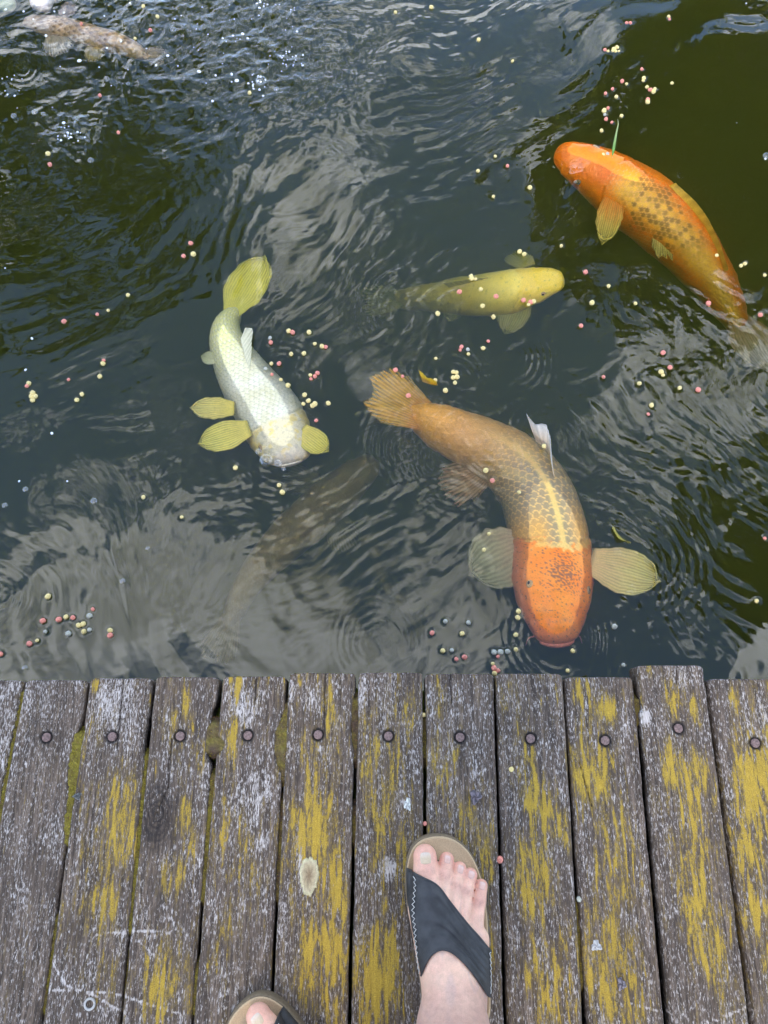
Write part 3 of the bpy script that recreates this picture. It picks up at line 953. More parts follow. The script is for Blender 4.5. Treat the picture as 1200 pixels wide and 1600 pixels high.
class Koi:
    def __init__(self, label, path, widths, color, nu=220, nv=110, tall=1.0, scale=.012, relief=.0005, roll=0.0, group='koi feeding at the edge of the pond', blunt=1.0, eyes=True, hb=.255):
        P = np.array([list(at(px, py, ZW - d)) + [d] for px, py, d in path])
        sp = spline(P, nu)
        t = np.linspace(0, 1, nu) ** 1.15
        base = spline(P, 400)
        tt = np.linspace(0, 1, 400)
        sp = np.stack([np.interp(t, tt, base[:, k]) for k in range(4)], -1)
        px_m = np.array([np.linalg.norm(at(px + 1, py, ZW - d) - at(px, py, ZW - d)) for px, py, d in path]).mean()
        wk = np.array(widths, float)
        w = np.interp(t, wk[:, 0], wk[:, 1]) * px_m
        ker = np.array([1, 2, 3, 2, 1.]); ker /= ker.sum()
        w = np.convolve(np.pad(w, 2, 'edge'), ker, 'valid')
        cap = np.sqrt(np.clip(1 - (1 - np.clip(t / (.030 * blunt), 0, 1)) ** 2, 0, 1))
        w = w * (.10 + .90 * cap)
        hfac = np.interp(t, [0, .05, .15, .3, .5, .8, 1], [.62, .70, .84, 1.0, 1.05, 1.15, 1.5]) * tall
        h = w * hfac
        d = sp[:, 3]
        taper = np.interp(t, [0, .90, .96, 1], [1, 1, .78, .30])
        w = w * taper; h = h * (.35 + .65 * taper)
        h12 = np.interp(.13, t, h)
        hz = np.where(t < .13, np.maximum(h, .60 * h12), h)
        hz = np.convolve(np.pad(hz, 7, 'edge'), np.ones(15) / 15, 'valid')
        hz = np.where(t > .86, np.interp(.86, t, hz), hz)
        ctr = sp[:, :3].copy(); ctr[:, 2] = ZW - d - hz
        T = np.gradient(ctr, axis=0); T[:, 2] *= .6
        T /= np.linalg.norm(T, axis=1)[:, None]
        U0 = np.array([0, 0, 1.0])
        S = np.cross(T, U0); S /= np.linalg.norm(S, axis=1)[:, None]
        U = np.cross(S, T)
        cr, sr = cos(roll), sin(roll)
        S, U = S * cr + U * sr, U * cr - S * sr
        phi = np.linspace(-pi, pi, nv, endpoint=False)
        sx = np.sign(np.sin(phi)) * np.abs(np.sin(phi)) ** .92
        cz = np.sign(np.cos(phi)) * np.abs(np.cos(phi)) ** .96
        # arc length along the fish
        s = np.concatenate([[0], np.cumsum(np.linalg.norm(np.diff(ctr, axis=0), axis=1))])
        self.L = s[-1]
        Tg, PH = np.meshgrid(t, phi, indexing='ij')
        Sg = np.repeat(s[:, None], nv, 1)
        W = w[:, None]
        B = PH * (w * .5 + h * .5)[:, None] * .55 + PH * (w.max() * .45)
        r, u, sid = scale_field(Sg, B, scale, scale * 1.06)
        head = sstep(hb + .02, hb - .02, Tg + .05 * np.cos(PH) - .012 * np.abs(np.sin(PH)))    # 1 on the head
        k = (1 - head)
        disp = relief * k * (np.clip(u, -.5, 1) * .9 - .7 * (r > .93)) * sstep(1.0, .9, Tg)
        # gill cover edge, cheeks and nostrils
        gx = Tg + .05 * np.cos(PH) - .012 * np.abs(np.sin(PH)) - hb
        disp -= .0011 * np.exp(-(gx / .006) ** 2) * (np.abs(PH) > .45) * (w.max() / .035)
        disp += .0006 * fbm(Tg * 26, PH * 2.2, 3, 2) * head * (w.max() / .035)
        rad = 1.0 + disp / np.maximum(W, .004)
        V = ctr[:, None] + (W * sx[None] * rad)[..., None] * S[:, None] + (h[:, None] * cz[None] * rad)[..., None] * U[:, None]
        info = dict(t=Tg, phi=PH, r=r, u=u, sid=sid, head=head, s=Sg, x=V[..., 0], y=V[..., 1], scl=k)
        C = color(info)
        n0 = nu * nv
        V = np.vstack([V.reshape(-1, 3), ctr[:1] - T[:1] * w[0] * .3, ctr[-1:]])
        C = np.vstack([C.reshape(-1, 3), C[0].mean(0)[None], C[-1].mean(0)[None]])
        j = np.arange(nv); j2 = (j + 1) % nv
        capA = np.stack([np.full(nv, n0), j2, j], -1); capB = np.stack([np.full(nv, n0 + 1), (nu - 1) * nv + j, (nu - 1) * nv + j2], -1)
        F = grid_faces(nu, nv, True)
        self.root = empty('koi', tuple(ctr[nu // 3]), label, 'fish', group)
        body = mesh_obj('body', V, [F[:, ::-1], capA, capB], fish_skin, cols=np.clip(C, 0, 1))
        adopt(body, self.root)
        self.ctr, self.S, self.U, self.T, self.w, self.h, self.t, self.pxm = ctr, S, U, T, w, h, t, px_m
        if eyes:
            for sd in (-1, 1):
                self.eye(.125, sd * 1.02)

    def surf(self, t, phi, out=0.0):
        g = lambda a: np.array([np.interp(t, self.t, a[:, k]) for k in range(3)])
        c, S, U = g(self.ctr), g(self.S), g(self.U)
        w, h = np.interp(t, self.t, self.w), np.interp(t, self.t, self.h)
        return c + S * (w + out) * sin(phi) + U * (h + out) * cos(phi), S * sin(phi) + U * cos(phi), g(self.T)

    def eye(self, t, phi, r=None):
        r = r or self.w.max() * .105
        p, n, T = self.surf(t, phi)
        n = n / np.linalg.norm(n)
        a = np.cross(n, T); a /= np.linalg.norm(a); b = np.cross(a, n)
        th = np.linspace(0, 2 * pi, 18, endpoint=False)

        def dome(rr, k0):
            V = []
            for q in np.linspace(0, 1, 6):
                ang = q * pi / 2
                V.append(p + n * (r * k0 * sin(ang) - r * .1) + (rr * cos(ang) * 1.0) * (np.cos(th)[:, None] * b * 1.25 + np.sin(th)[:, None] * a))
            V = np.array(V).reshape(-1, 3)
            return V, grid_faces(6, 18, True)
        v, f = dome(r, .42)
        e = adopt(mesh_obj('eye', v, f, eye_gold), self.root)
        v, f = dome(r * .58, .50)
        pu = mesh_obj('pupil', v, f, eye_dark)
        pu.parent = e
        return e

    def fin(self, name, root, tip, spread, w0, c0, c1, rag=.09, fork=0.0, asym=0.0, curl=0.0, rays=14, stripe=.25, leaf=0.0, na=57, ns=26, thick=.0011, twist=0.0, sweep=0.0, label=None):
        """fan of fin rays from root (px, py, height above water) towards tip"""
        p0 = at(root[0], root[1], ZW + root[2]); p1 = at(tip[0], tip[1], ZW + tip[2])
        if name == 'tail_fin':
            kk = int(np.searchsorted(self.t, .90)); p0 = self.ctr[kk] + np.array([0, 0, self.h[kk] * .25]); w0 = self.w[kk] / self.pxm * .55
        ax = p1 - p0; Lf = np.linalg.norm(ax); ax /= Lf
        nrm = np.cross(ax, np.cross(np.array([sin(twist), 0, cos(twist)]), ax)); nrm /= np.linalg.norm(nrm)
        sd = np.cross(ax, nrm)
        w0 *= self.pxm
        a = np.linspace(-1, 1, na); q = np.linspace(0, 1, ns)
        Q, Ag = np.meshgrid(q, a, indexing='ij')
        seed = int(abs(root[0]) * 7 + root[1])
        prof = (1 - .42 * np.abs(a - asym) ** 2.4) * (1 - fork * (1 - np.abs(a) ** 1.3)) + rag * perlin(a * 6, a * 0 + .3, seed) + rag * .6 * perlin(a * 17, a * 0 + .3, seed + 1)
        th = Ag * spread + sweep * Q ** 2
        Rr = Q * prof[None] * Lf
        x = Rr * np.cos(th); y = Ag * w0 + Rr * np.sin(th)
        if leaf:
            hw = (w0 + (leaf * self.pxm - w0) * sstep(0, .5, Q)) * np.sqrt(1 - np.clip((Q - .42) / .58, 0, 1) ** 3.2)
            x = Q * Lf * (1 - .08 * Ag ** 2) * (1 + rag * .5 * perlin(Ag * 9, Ag * 0 + .3, seed))
            y = Ag * hw * (1 + rag * perlin(Q * 9, Ag * 0 + np.sign(Ag), seed + 5)) + sweep * Lf * Q ** 2
        ripple = .05 * Lf * fbm(Ag * 1.6 + seed, Q * 1.2, seed, 2) * Q
        zz = curl * Lf * (Ag ** 2) * Q + ripple + .00035 * np.cos(Ag * rays * pi) * Q
        base = p0 + x[..., None] * ax + y[..., None] * sd + zz[..., None] * nrm
        tk = thick * (1 - .75 * Q) * (1 - .6 * np.abs(Ag) ** 6)
        V = np.concatenate([(base + nrm * tk[..., None] / 2).reshape(-1, 3), (base - nrm * tk[..., None] / 2).reshape(-1, 3)])
        st = .5 + .5 * np.cos(Ag * rays * pi)
        col = mix3(c0, c1, sstep(.05, .85, Q + .15 * fbm(Ag * 4, Q * 3, seed + 3, 2)))
        col = col * (1 - stripe * (1 - st) * sstep(.02, .3, Q) * (.7 + .6 * perlin(Ag * 5, Q * 8, seed)))[..., None]
        al = np.clip(1.0 - .50 * Q ** 3 - .30 * (1 - st) * Q - .25 * np.abs(Ag) ** 8, .18, 1) * sstep(-.02, .10, Q)
        col = np.concatenate([col, al[..., None]], -1)
        C = np.concatenate([col.reshape(-1, 4)] * 2)
        n = na * ns
        F = grid_faces(ns, na)
        idx = np.arange(n).reshape(ns, na)
        edge = np.concatenate([idx[:, 0], idx[-1, 1:], idx[-2::-1, -1], idx[0, -2:0:-1]])
        e2 = np.roll(edge, -1)
        rim = np.stack([edge, e2, e2 + n, edge + n], -1)
        o = mesh_obj(name, V, [F, F[:, ::-1] + n, rim[:, ::-1]], fin_skin, cols=np.clip(C, 0, 1))
        if label: o['label'] = label
        return adopt(o, self.root)

    def sheet(self, name, base, tip, c0, c1, nb=24, nt=10, thick=.0012, notch=0.0, label=None):
        """upright fin between a base line and a tip line, both lists of (px, py, height above water)"""
        Bp = spline(np.array([at(x, y, ZW + z) for x, y, z in base]), nb)
        Tp = spline(np.array([at(x, y, ZW + z) for x, y, z in tip]), nb)
        q = np.linspace(0, 1, nt)
        a = np.linspace(0, 1, nb)
        Q, Ag = np.meshgrid(q, a, indexing='ij')
        QQ = Q * (1 - notch * np.exp(-((Ag - .55) / .22) ** 2)) * (1 + .05 * perlin(Ag * 14, Ag * 0, 3))
        G = Bp[None] * (1 - QQ[..., None]) + Tp[None] * QQ[..., None]
        du = np.gradient(G, axis=1); dv = np.gradient(G, axis=0)
        nm = np.cross(du, dv); nm /= np.linalg.norm(nm, axis=-1)[..., None] + 1e-9
        tk = thick * (1 - .7 * Q)
        G = G + nm * (.0005 * np.cos(Ag * 9 * 2 * pi) * Q)[..., None]
        V = np.concatenate([(G + nm * tk[..., None] / 2).reshape(-1, 3), (G - nm * tk[..., None] / 2).reshape(-1, 3)])
        st = .5 + .5 * np.cos(Ag * 9 * 2 * pi)
        col = mix3(c0, c1, Q) * (1 - .22 * (1 - st))[..., None]
        al = np.clip(1.0 - .35 * Q - .25 * (1 - st) * Q, .3, 1)
        col = np.concatenate([col, al[..., None]], -1)
        C = np.concatenate([col.reshape(-1, 4)] * 2)
        n = nb * nt; F = grid_faces(nt, nb)
        idx = np.arange(n).reshape(nt, nb)
        edge = np.concatenate([idx[:, 0], idx[-1, 1:], idx[-2::-1, -1], idx[0, -2:0:-1]])
        e2 = np.roll(edge, -1)
        o = mesh_obj(name, V, [F, F[:, ::-1] + n, np.stack([edge, e2, e2 + n, edge + n], -1)], fin_skin, cols=np.clip(C, 0, 1))
        if label: o['label'] = label
        return adopt(o, self.root)

    def mouth(self, col, thick=.0042, span=1.0, t0=.006):
        ph = np.linspace(-1.45 * span, 1.45 * span, 25)
        pts = []
        for q in ph:
            p, n, T = self.surf(t0 + .010 * abs(q / 1.45) ** 2, q * .98 + 0)
            pts.append(p)
        pts = np.array(pts)
        v, f = tube(pts, thick * np.sqrt(np.clip(1 - (ph / (1.5 * span)) ** 4, .05, 1)), 10)
        return adopt(mesh_obj('lips', v, f, plain('koi_lips', col, .35, .2, 200)), self.root)

    def barbel(self, t, phi, L, col):
        p, n, T = self.surf(t, phi)
        pts = spline(np.array([p, p + n * L * .5 - T * L * .2, p + n * L * .75 - T * L * .8 + np.array([0, 0, -.003])]), 8)
        v, f = tube(pts, np.linspace(.0016, .0004, 8), 6)
        return adopt(mesh_obj('barbel', v, f, plain('koi_barbel', col, .4, .1)), self.root)


# --- white koi with yellow fins
def c_white(I):
    base = mix3((.64, .58, .34), (.74, .69, .50), .5 + .6 * fbm(I['x'] * 30, I['y'] * 30, 1, 3))
    base = mix3(base, (.72, .66, .20), sstep(.45, .95, I['t']))
    base = mix3(base, (.36, .33, .22), .75 * I['scl'] * sstep(.80, 1, I['r']))
    base = mix3(base, (.82, .78, .62), .45 * I['scl'] * sstep(.7, .1, I['r']) * (.4 + .9 * hash01(I['sid'])))
    blot = fbm(I['x'] * 45 + 3, I['y'] * 45, 8, 3)
    hd = I['head']
    base = mix3(base, (.74, .62, .36), hd * .85)
    base = mix3(base, (.80, .60, .16), hd * sstep(.05, .45, blot) * .8)
    ch = hd * sstep(.75, 1.25, np.abs(I['phi'])) * sstep(.3, .2, I['t'])
    base = mix3(base, (.82, .58, .10), ch * .85)
    base = mix3(base, (.78, .60, .52), hd * sstep(.08, .0, I['t']) * .6)
    base = mix3(base, (.45, .38, .30), .35 * hd * sstep(.25, .6, fbm(I['x'] * 110, I['y'] * 110, 4, 2)))
    return base


YEL0, YEL1 = (.84, .66, .10), (.82, .76, .34)
k1 = Koi('white koi with yellow fins, its head and back out of the water',
         [(452, 722, .004), (447, 700, -.001), (437, 672, -.0055), (412, 625, -.006), (382, 582, -.004), (360, 545, -.003), (349, 515, .000), (353, 492, .006), (370, 474, .012)],
         [(0, 24), (.04, 33), (.10, 42), (.2, 50), (.33, 52), (.5, 46), (.65, 38), (.78, 29), (.9, 20), (1, 17)], c_white, 320, 150, .95, .0098, .0013, blunt=1.5)
k1.fin('tail_fin', (362, 500, -.016), (408, 396, -.010), .40, 15, (.88, .74, .08), (.92, .78, .05), .06, rays=16, stripe=.25, leaf=34, sweep=.06)
k1.fin('pectoral_fin', (392, 668, -.008), (309, 694, -.002), .42, 14, YEL0, (.92, .78, .12), .04, rays=13, stripe=.32, leaf=25)
k1.fin('pectoral_fin', (468, 672, -.008), (513, 706, -.003), .45, 14, YEL0, (.86, .72, .08), .06, rays=11, stripe=.32, leaf=20)
k1.fin('pelvic_fin', (368, 638, -.010), (297, 637, -.003), .36, 12, YEL0, (.88, .72, .16), .08, rays=12, stripe=.32, leaf=19)
k1.fin('pelvic_fin', (340, 562, -.018), (314, 556, -.022), .4, 8, (.70, .66, .34), (.70, .66, .3), .05, leaf=12)
k1.sheet('dorsal_fin', [(392, 588, .001), (383, 560, .002), (376, 530, .002)], [(390, 574, .006), (396, 514, .012), (383, 512, .009)], (.70, .66, .44), (.78, .74, .52), notch=.2)
k1.mouth((.80, .68, .54), .0026, .9)


# --- big orange-headed koi with netted scales
def c_big(I):
    n = fbm(I['x'] * 25, I['y'] * 25, 2, 3)
    back = mix3((.76, .44, .13), (.80, .54, .17), .5 + .6 * n)
    back = mix3(back, (.84, .62, .15), sstep(.34, .0, np.abs(I['phi']) + .12 * n) * .28)
    ds = sstep(.95, .72, I['r']) * I['scl'] * sstep(.02, .13, np.abs(I['phi'])) * (sstep(.62, .42, I['t'] + .12 * n) + .55 * sstep(.85, .6, I['t'])) * (.72 + .4 * hash01(I['sid'])) * sstep(-.55, -.1, I['u'])
    back = mix3(back, (.22, .18, .12), np.clip(ds, 0, .74))
    back = mix3(back, (.86, .52, .16), .7 * I['scl'] * sstep(.80, .96, I['r']))
    back = mix3(back, (.90, .40, .10), .85 * sstep(.50, .85, I['t']))
    back = mix3(back, (.92, .40, .03), sstep(.78, .95, I['t']))
    back = mix3(back, (.78, .58, .45), sstep(1.7, 2.6, np.abs(I['phi'])))
    hcol = mix3((.84, .21, .022), (.88, .28, .035), .5 + .7 * n)
    hcol = mix3(hcol, (.88, .30, .17), sstep(.8, 1.5, np.abs(I['phi'])) * .6)
    hcol = mix3(hcol, (.88, .27, .15), sstep(.06, .0, I['t']) * .7)
    dots = fbm(I['x'] * 260, I['y'] * 260, 9, 2)
    crown = np.exp(-((I['t'] - .195) / .055) ** 2 - (I['phi'] / .40) ** 2)
    hcol = mix3(hcol, (.20, .10, .06), .85 * sstep(.28, .42, dots * .75 + .62 * crown - .12))
    snout = np.exp(-((I['t'] - .058) / .012) ** 2 - (I['phi'] / .55) ** 2)
    hcol = mix3(hcol, (.28, .13, .08), .55 * snout * sstep(-.2, .4, fbm(I['x'] * 120, I['y'] * 120, 10, 2)))
    hcol = mix3(hcol, (.40, .12, .03), .5 * np.exp(-((I['t'] - .09) / .008) ** 2 - ((np.abs(I['phi']) - .52) / .08) ** 2))
    hb = 1 - sstep(.0, .022, I['t'] + .05 * np.cos(I['phi']) - .012 * np.abs(np.sin(I['phi'])) - .335 + .022 * fbm(I['x'] * 90, I['y'] * 90, 19, 3) + .012 * np.cos(I['sid']) + .02)
    back = mix3(back, (.86, .40, .05), .6 * sstep(.44, .33, I['t']) * sstep(.1, .5, np.abs(I['phi'])))
    return mix3(back, hcol, hb)


k2 = Koi('largest koi, with a bright orange head and dark netted scales, by the deck',
         [(874, 1006, .006), (874, 985, -.004), (873, 945, -.012), (873, 900, -.0145), (872, 850, -.013), (862, 800, -.008), (843, 750, .001), (806, 708, .012), (760, 683, .022), (715, 664, .020), (672, 643, .009), (640, 626, .004)],
         [(0, 25), (.04, 37), (.08, 47), (.14, 58), (.2, 64), (.3, 63), (.42, 62), (.55, 58), (.68, 52), (.8, 45), (.9, 36), (1, 26)], c_big, 360, 170, .92, .0132, .0008, roll=-.14, blunt=1.0, eyes=False, hb=.335)
for sd in (-1, 1): k2.eye(.165, sd * .88, .0074)
k2.fin('tail_fin', (676, 644, -.020), (570, 596, -.002), .36, 16, (.90, .34, .02), (.90, .50, .03), .10, .10, rays=18, stripe=.34)
k2.fin('pectoral_fin', (920, 876, -.020), (1032, 908, -.006), .38, 22, (.90, .60, .22), (.84, .70, .20), .07, rays=15, stripe=.28, leaf=37)
k2.fin('pectoral_fin', (828, 846, -.034), (734, 896, -.046), .55, 28, (.70, .46, .24), (.72, .62, .32), .08, rays=13, stripe=.16, leaf=50)
k2.fin('pelvic_fin', (775, 728, -.075), (690, 768, -.085), .40, 14, (.84, .42, .16), (.84, .46, .2), .14, stripe=.35)
k2.sheet('dorsal_fin', [(866, 745, -.002), (862, 722, -.004), (852, 700, -.010), (838, 690, -.014)], [(861, 722, .010), (855, 652, .030), (836, 660, .028), (822, 646, .026)], (.76, .56, .34), (.84, .80, .74), notch=.30, label='pale translucent dorsal fin standing out of the water')
k2.sheet('tail_lobe', [(684, 602, -.006), (672, 600, -.008), (660, 596, -.010)], [(681, 596, .012), (662, 582, .014), (654, 578, .010)], (.80, .46, .03), (.88, .62, .05), notch=.35)
k2.sheet('fin_edge', [(958, 822, -.004), (968, 838, -.004), (985, 850, -.008)], [(957, 826, .007), (968, 842, .010), (986, 847, .004)], (.66, .56, .06), (.72, .62, .10))
k2.mouth((.86, .24, .12), .0050, 1.0)
for sd in (-1, 1): k2.barbel(.03, sd * 1.9, .02, (.86, .30, .16))


# --- orange koi at the right edge
def c_orange(I):
    n = fbm(I['x'] * 22, I['y'] * 22, 12, 3)
    c = mix3((.90, .17, .004), (.92, .24, .008), .5 + .6 * n)
    dors = sstep(.75, .1, np.abs(I['phi'] - .10) + .12 * n)
    c = mix3(c, (.90, .50, .03), dors * sstep(.2, .3, I['t']) * .9)
    d = sstep(.92, .62, I['r']) * sstep(-.5, .1, I['u']) * I['scl'] * sstep(1.0, .4, np.abs(I['phi'] - .10) + .5 * n) * sstep(.75, .5, I['t']) * sstep(.27, .33, I['t']) * np.clip(1.5 * hash01(I['sid']) - .25, 0, 1)
    c = mix3(c, (.26, .12, .015), np.clip(d * 1.3, 0, .85))
    c = mix3(c, (.50, .14, .01), .5 * I['scl'] * sstep(.78, .95, I['r']) * sstep(1.6, .8, np.abs(I['phi'])))
    c = mix3(c, (.90, .50, .16), .5 * I['scl'] * sstep(.85, 1, I['r']))
    c = mix3(c, (.82, .42, .30), sstep(1.2, 2.2, np.abs(I['phi'])) * .8)
    return c


k3 = Koi('vivid orange koi with a grass blade across its back, at the right edge',
         [(868, 236, .006), (885, 236, .002), (925, 245, -.002), (975, 266, -.003), (1030, 300, .004), (1080, 350, .022), (1120, 410, .052), (1150, 465, .078), (1172, 510, .090)],
         [(0, 16), (.05, 29), (.12, 38), (.22, 48), (.35, 55), (.5, 53), (.65, 44), (.8, 33), (.92, 24), (1, 20)], c_orange, 320, 150, .95, .0112, .0011, roll=-.38)
k3.fin('tail_fin', (1164, 492, -.100), (1215, 585, -.070), .42, 18, (.72, .40, .20), (.78, .66, .56), .05, rays=16, leaf=36)
k3.fin('pectoral_fin', (962, 300, -.030), (942, 380, -.022), .26, 15, (.90, .26, .02), (.80, .62, .12), .12, rays=12, stripe=.32, leaf=20)
k3.fin('pelvic_fin', (1036, 350, -.050), (1042, 405, -.060), .30, 12, (.86, .44, .08), (.76, .60, .14), .12)
k3.sheet('dorsal_fin', [(1045, 290, -.006), (1085, 332, -.020), (1114, 382, -.044), (1130, 425, -.062)], [(1056, 286, .001), (1096, 326, -.004), (1124, 378, -.026), (1138, 422, -.046)], (.84, .50, .04), (.88, .60, .08))


# --- deeper yellow koi
def c_yellow(I):
    n = fbm(I['x'] * 22, I['y'] * 22, 15, 3)
    c = mix3((.88, .64, .05), (.90, .70, .12), .5 + .6 * n)
    c = mix3(c, (.88, .56, .06), I['head'] * .5)
    c = mix3(c, (.40, .32, .05), .6 * sstep(.54, .66, fbm(I['x'] * 130, I['y'] * 130, 17, 2) * .9))
    c = mix3(c, (.70, .56, .10), .35 * I['scl'] * sstep(.85, 1, I['r']))
    return c


k4 = Koi('plain yellow koi swimming deeper, in the middle of the pond',
         [(884, 434, .008), (862, 432, .003), (830, 436, .004), (790, 442, .018), (745, 446, .054), (700, 450, .095), (655, 455, .135), (615, 458, .165)],
         [(0, 14), (.06, 22), (.14, 29), (.25, 35), (.4, 35), (.55, 31), (.7, 26), (.85, 20), (1, 16)], c_yellow, 200, 100, .95, .0115, .0006)
k4.fin('tail_fin', (622, 458, -.178), (552, 475, -.19), .45, 10, (.72, .60, .12), (.66, .58, .16), .05, .2)
k4.fin('pectoral_fin', (818, 456, -.058), (788, 522, -.085), .34, 16, (.80, .64, .10), (.72, .64, .22), .04, leaf=24)
k4.fin('pectoral_fin', (826, 418, -.060), (800, 394, -.10), .34, 12, (.80, .64, .10), (.72, .64, .22), .04)
k4.fin('pelvic_fin', (730, 466, -.11), (695, 494, -.15), .36, 10, (.80, .64, .12), (.72, .64, .22), .04)
k4.sheet('dorsal_fin', [(770, 440, -.046), (730, 444, -.062), (700, 448, -.078)], [(762, 434, -.032), (720, 438, -.044), (692, 444, -.062)], (.80, .62, .08), (.78, .66, .16))


# --- brown netted koi in the top left corner
def c_brown(I):
    n = fbm(I['x'] * 25, I['y'] * 25, 22, 3)
    c = mix3((.40, .24, .11), (.52, .33, .17), .5 + .6 * n)
    c = mix3(c, (.17, .10, .05), .7 * I['scl'] * sstep(.6, .3, I['r']))
    c = mix3(c, (.66, .46, .26), .75 * I['scl'] * sstep(.82, .97, I['r']))
    c = mix3(c, (.42, .32, .24), I['head'] * .7)
    c = mix3(c, (.70, .46, .22), sstep(.5, .62, I['t']) * .55 * sstep(.0, .3, n + .2))
    return c


k5 = Koi('brown netted koi heading left in the top left corner',
         [(34, 30, .014), (48, 29, .008), (80, 32, .004), (112, 38, .006), (146, 48, .005), (176, 56, .004), (204, 68, .008), (232, 84, .016)],
         [(0, 8), (.06, 13), (.16, 18), (.3, 20), (.5, 20), (.65, 19), (.8, 14), (.92, 10), (1, 7)], c_brown, 180, 90, .95, .013, .0006)
k5.fin('tail_fin', (228, 81, -.025), (268, 92, -.03), .40, 6, (.44, .32, .2), (.4, .3, .2), .05, .2)
k5.fin('pectoral_fin', (96, 26, -.025), (116, 4, -.018), .40, 8, (.44, .32, .26), (.46, .36, .30), .05)
k5.fin('pectoral_fin', (82, 50, -.025), (97, 86, -.014), .42, 10, (.50, .38, .26), (.50, .42, .30), .05)
k5.fin('pelvic_fin', (146, 66, -.030), (148, 96, -.026), .36, 7, (.50, .36, .16), (.50, .38, .16), .05)


# --- dark bronze koi far down, left of the big one
def c_bronze(I):
    n = fbm(I['x'] * 25, I['y'] * 25, 32, 3)
    c = mix3((.44, .25, .10), (.58, .36, .15), .5 + .6 * n)
    c = mix3(c, (.70, .48, .24), .6 * I['scl'] * sstep(.82, .97, I['r']))
    return c


k6 = Koi('dim bronze koi deep below the ripples left of the big koi',
         [(590, 716, .16), (575, 724, .150), (530, 758, .135), (480, 802, .120), (432, 848, .115), (392, 896, .118), (366, 944, .122), (350, 985, .125)],
         [(0, 15), (.06, 24), (.16, 32), (.3, 38), (.5, 36), (.65, 29), (.8, 21), (.92, 16), (1, 13)], c_bronze, 160, 80, .95, .013, .0006)
k6.fin('tail_fin', (352, 982, -.135), (328, 1050, -.13), .36, 9, (.62, .40, .18), (.60, .42, .22), .05, .2)
k6.fin('pectoral_fin', (520, 800, -.16), (545, 860, -.18), .40, 12, (.5, .34, .16), (.5, .38, .2), .05)
k6.fin('pectoral_fin', (500, 752, -.16), (440, 748, -.18), .40, 12, (.5, .34, .16), (.5, .38, .2), .05)


# --- two pale koi that only reach into the top left corner
def c_pale(I):
    n = fbm(I['x'] * 30, I['y'] * 30, 42, 3)
    return mix3((.74, .60, .52), (.80, .74, .66), .5 + .6 * n) * (1 - .15 * I['scl'] * sstep(.85, 1, I['r']))[..., None]


k7 = Koi('pale pinkish koi, only its snout in the picture above the brown koi',
         [(62, 13, .004), (62, 4, -.003), (60, -22, -.006), (54, -60, -.002), (44, -105, .012), (30, -140, .03)],
         [(0, 12), (.06, 17), (.16, 21), (.3, 24), (.5, 22), (.65, 18), (.8, 13), (1, 8)], c_pale, 140, 80, .95, .013, .0006)
k7.fin('tail_fin', (32, -136, -.04), (14, -172, -.04), .4, 6, (.7, .6, .5), (.72, .66, .56), .05, .2)
k7.fin('pectoral_fin', (80, -20, -.02), (108, -30, -.02), .4, 8, (.7, .6, .5), (.72, .66, .56), .05)


def c_green(I):
    n = fbm(I['x'] * 30, I['y'] * 30, 52, 3)
    return mix3((.55, .58, .40), (.66, .68, .50), .5 + .6 * n)


k8 = Koi('greenish white koi cut off by the top left corner of the picture',
         [(22, 7, .016), (14, 3, .010), (-14, -8, .006), (-55, -22, .006), (-100, -30, .014), (-140, -34, .03)],
         [(0, 9), (.06, 14), (.16, 19), (.3, 22), (.5, 21), (.65, 17), (.8, 12), (1, 8)], c_green, 140, 80, .95, .013, .0006)
k8.fin('tail_fin', (-136, -34, -.04), (-176, -40, -.04), .4, 6, (.6, .6, .45), (.62, .62, .48), .05, .2)
k8.fin('pectoral_fin', (-12, 10, -.02), (-20, 36, -.03), .4, 8, (.6, .6, .45), (.62, .62, .48), .05)

# ================================================================== PERSON
def W(px, py, z): return at(px, py, z)


def capsule(P, a, b, ra, rb):
    ab = b - a; L2 = ab @ ab
    t = np.clip(((P - a) @ ab) / L2, 0, 1)
    return np.linalg.norm(P - a - t[:, None] * ab, axis=1) - (ra + (rb - ra) * t)


def smin(a, b, k):
    h = np.clip(.5 + .5 * (b - a) / k, 0, 1)
    return b * (1 - h) + a * h - k * h * (1 - h)


FB = .030     # top of the footbed under the foot
TOES = [  # tip centre, joint, base (px, py, z), radii
    ((664, 1338, FB + .0150), (666, 1362, FB + .0180), (671, 1398, FB + .024), (.0152, .0162, .0180)),
    ((698, 1343, FB + .0095), (694, 1368, FB + .020), (690, 1408, FB + .026), (.0096, .0094, .0120)),
    ((718, 1358, FB + .0090), (712, 1382, FB + .019), (707, 1416, FB + .025), (.0094, .0092, .0115)),
    ((735, 1367, FB + .0090), (728, 1391, FB + .0175), (722, 1425, FB + .023), (.0090, .0090, .0112)),
    ((752, 1384, FB + .0085), (748, 1408, FB + .0145), (741, 1445, FB + .020), (.0084, .0088, .0120))]
ANK = np.array([.0815, -.305, .098])


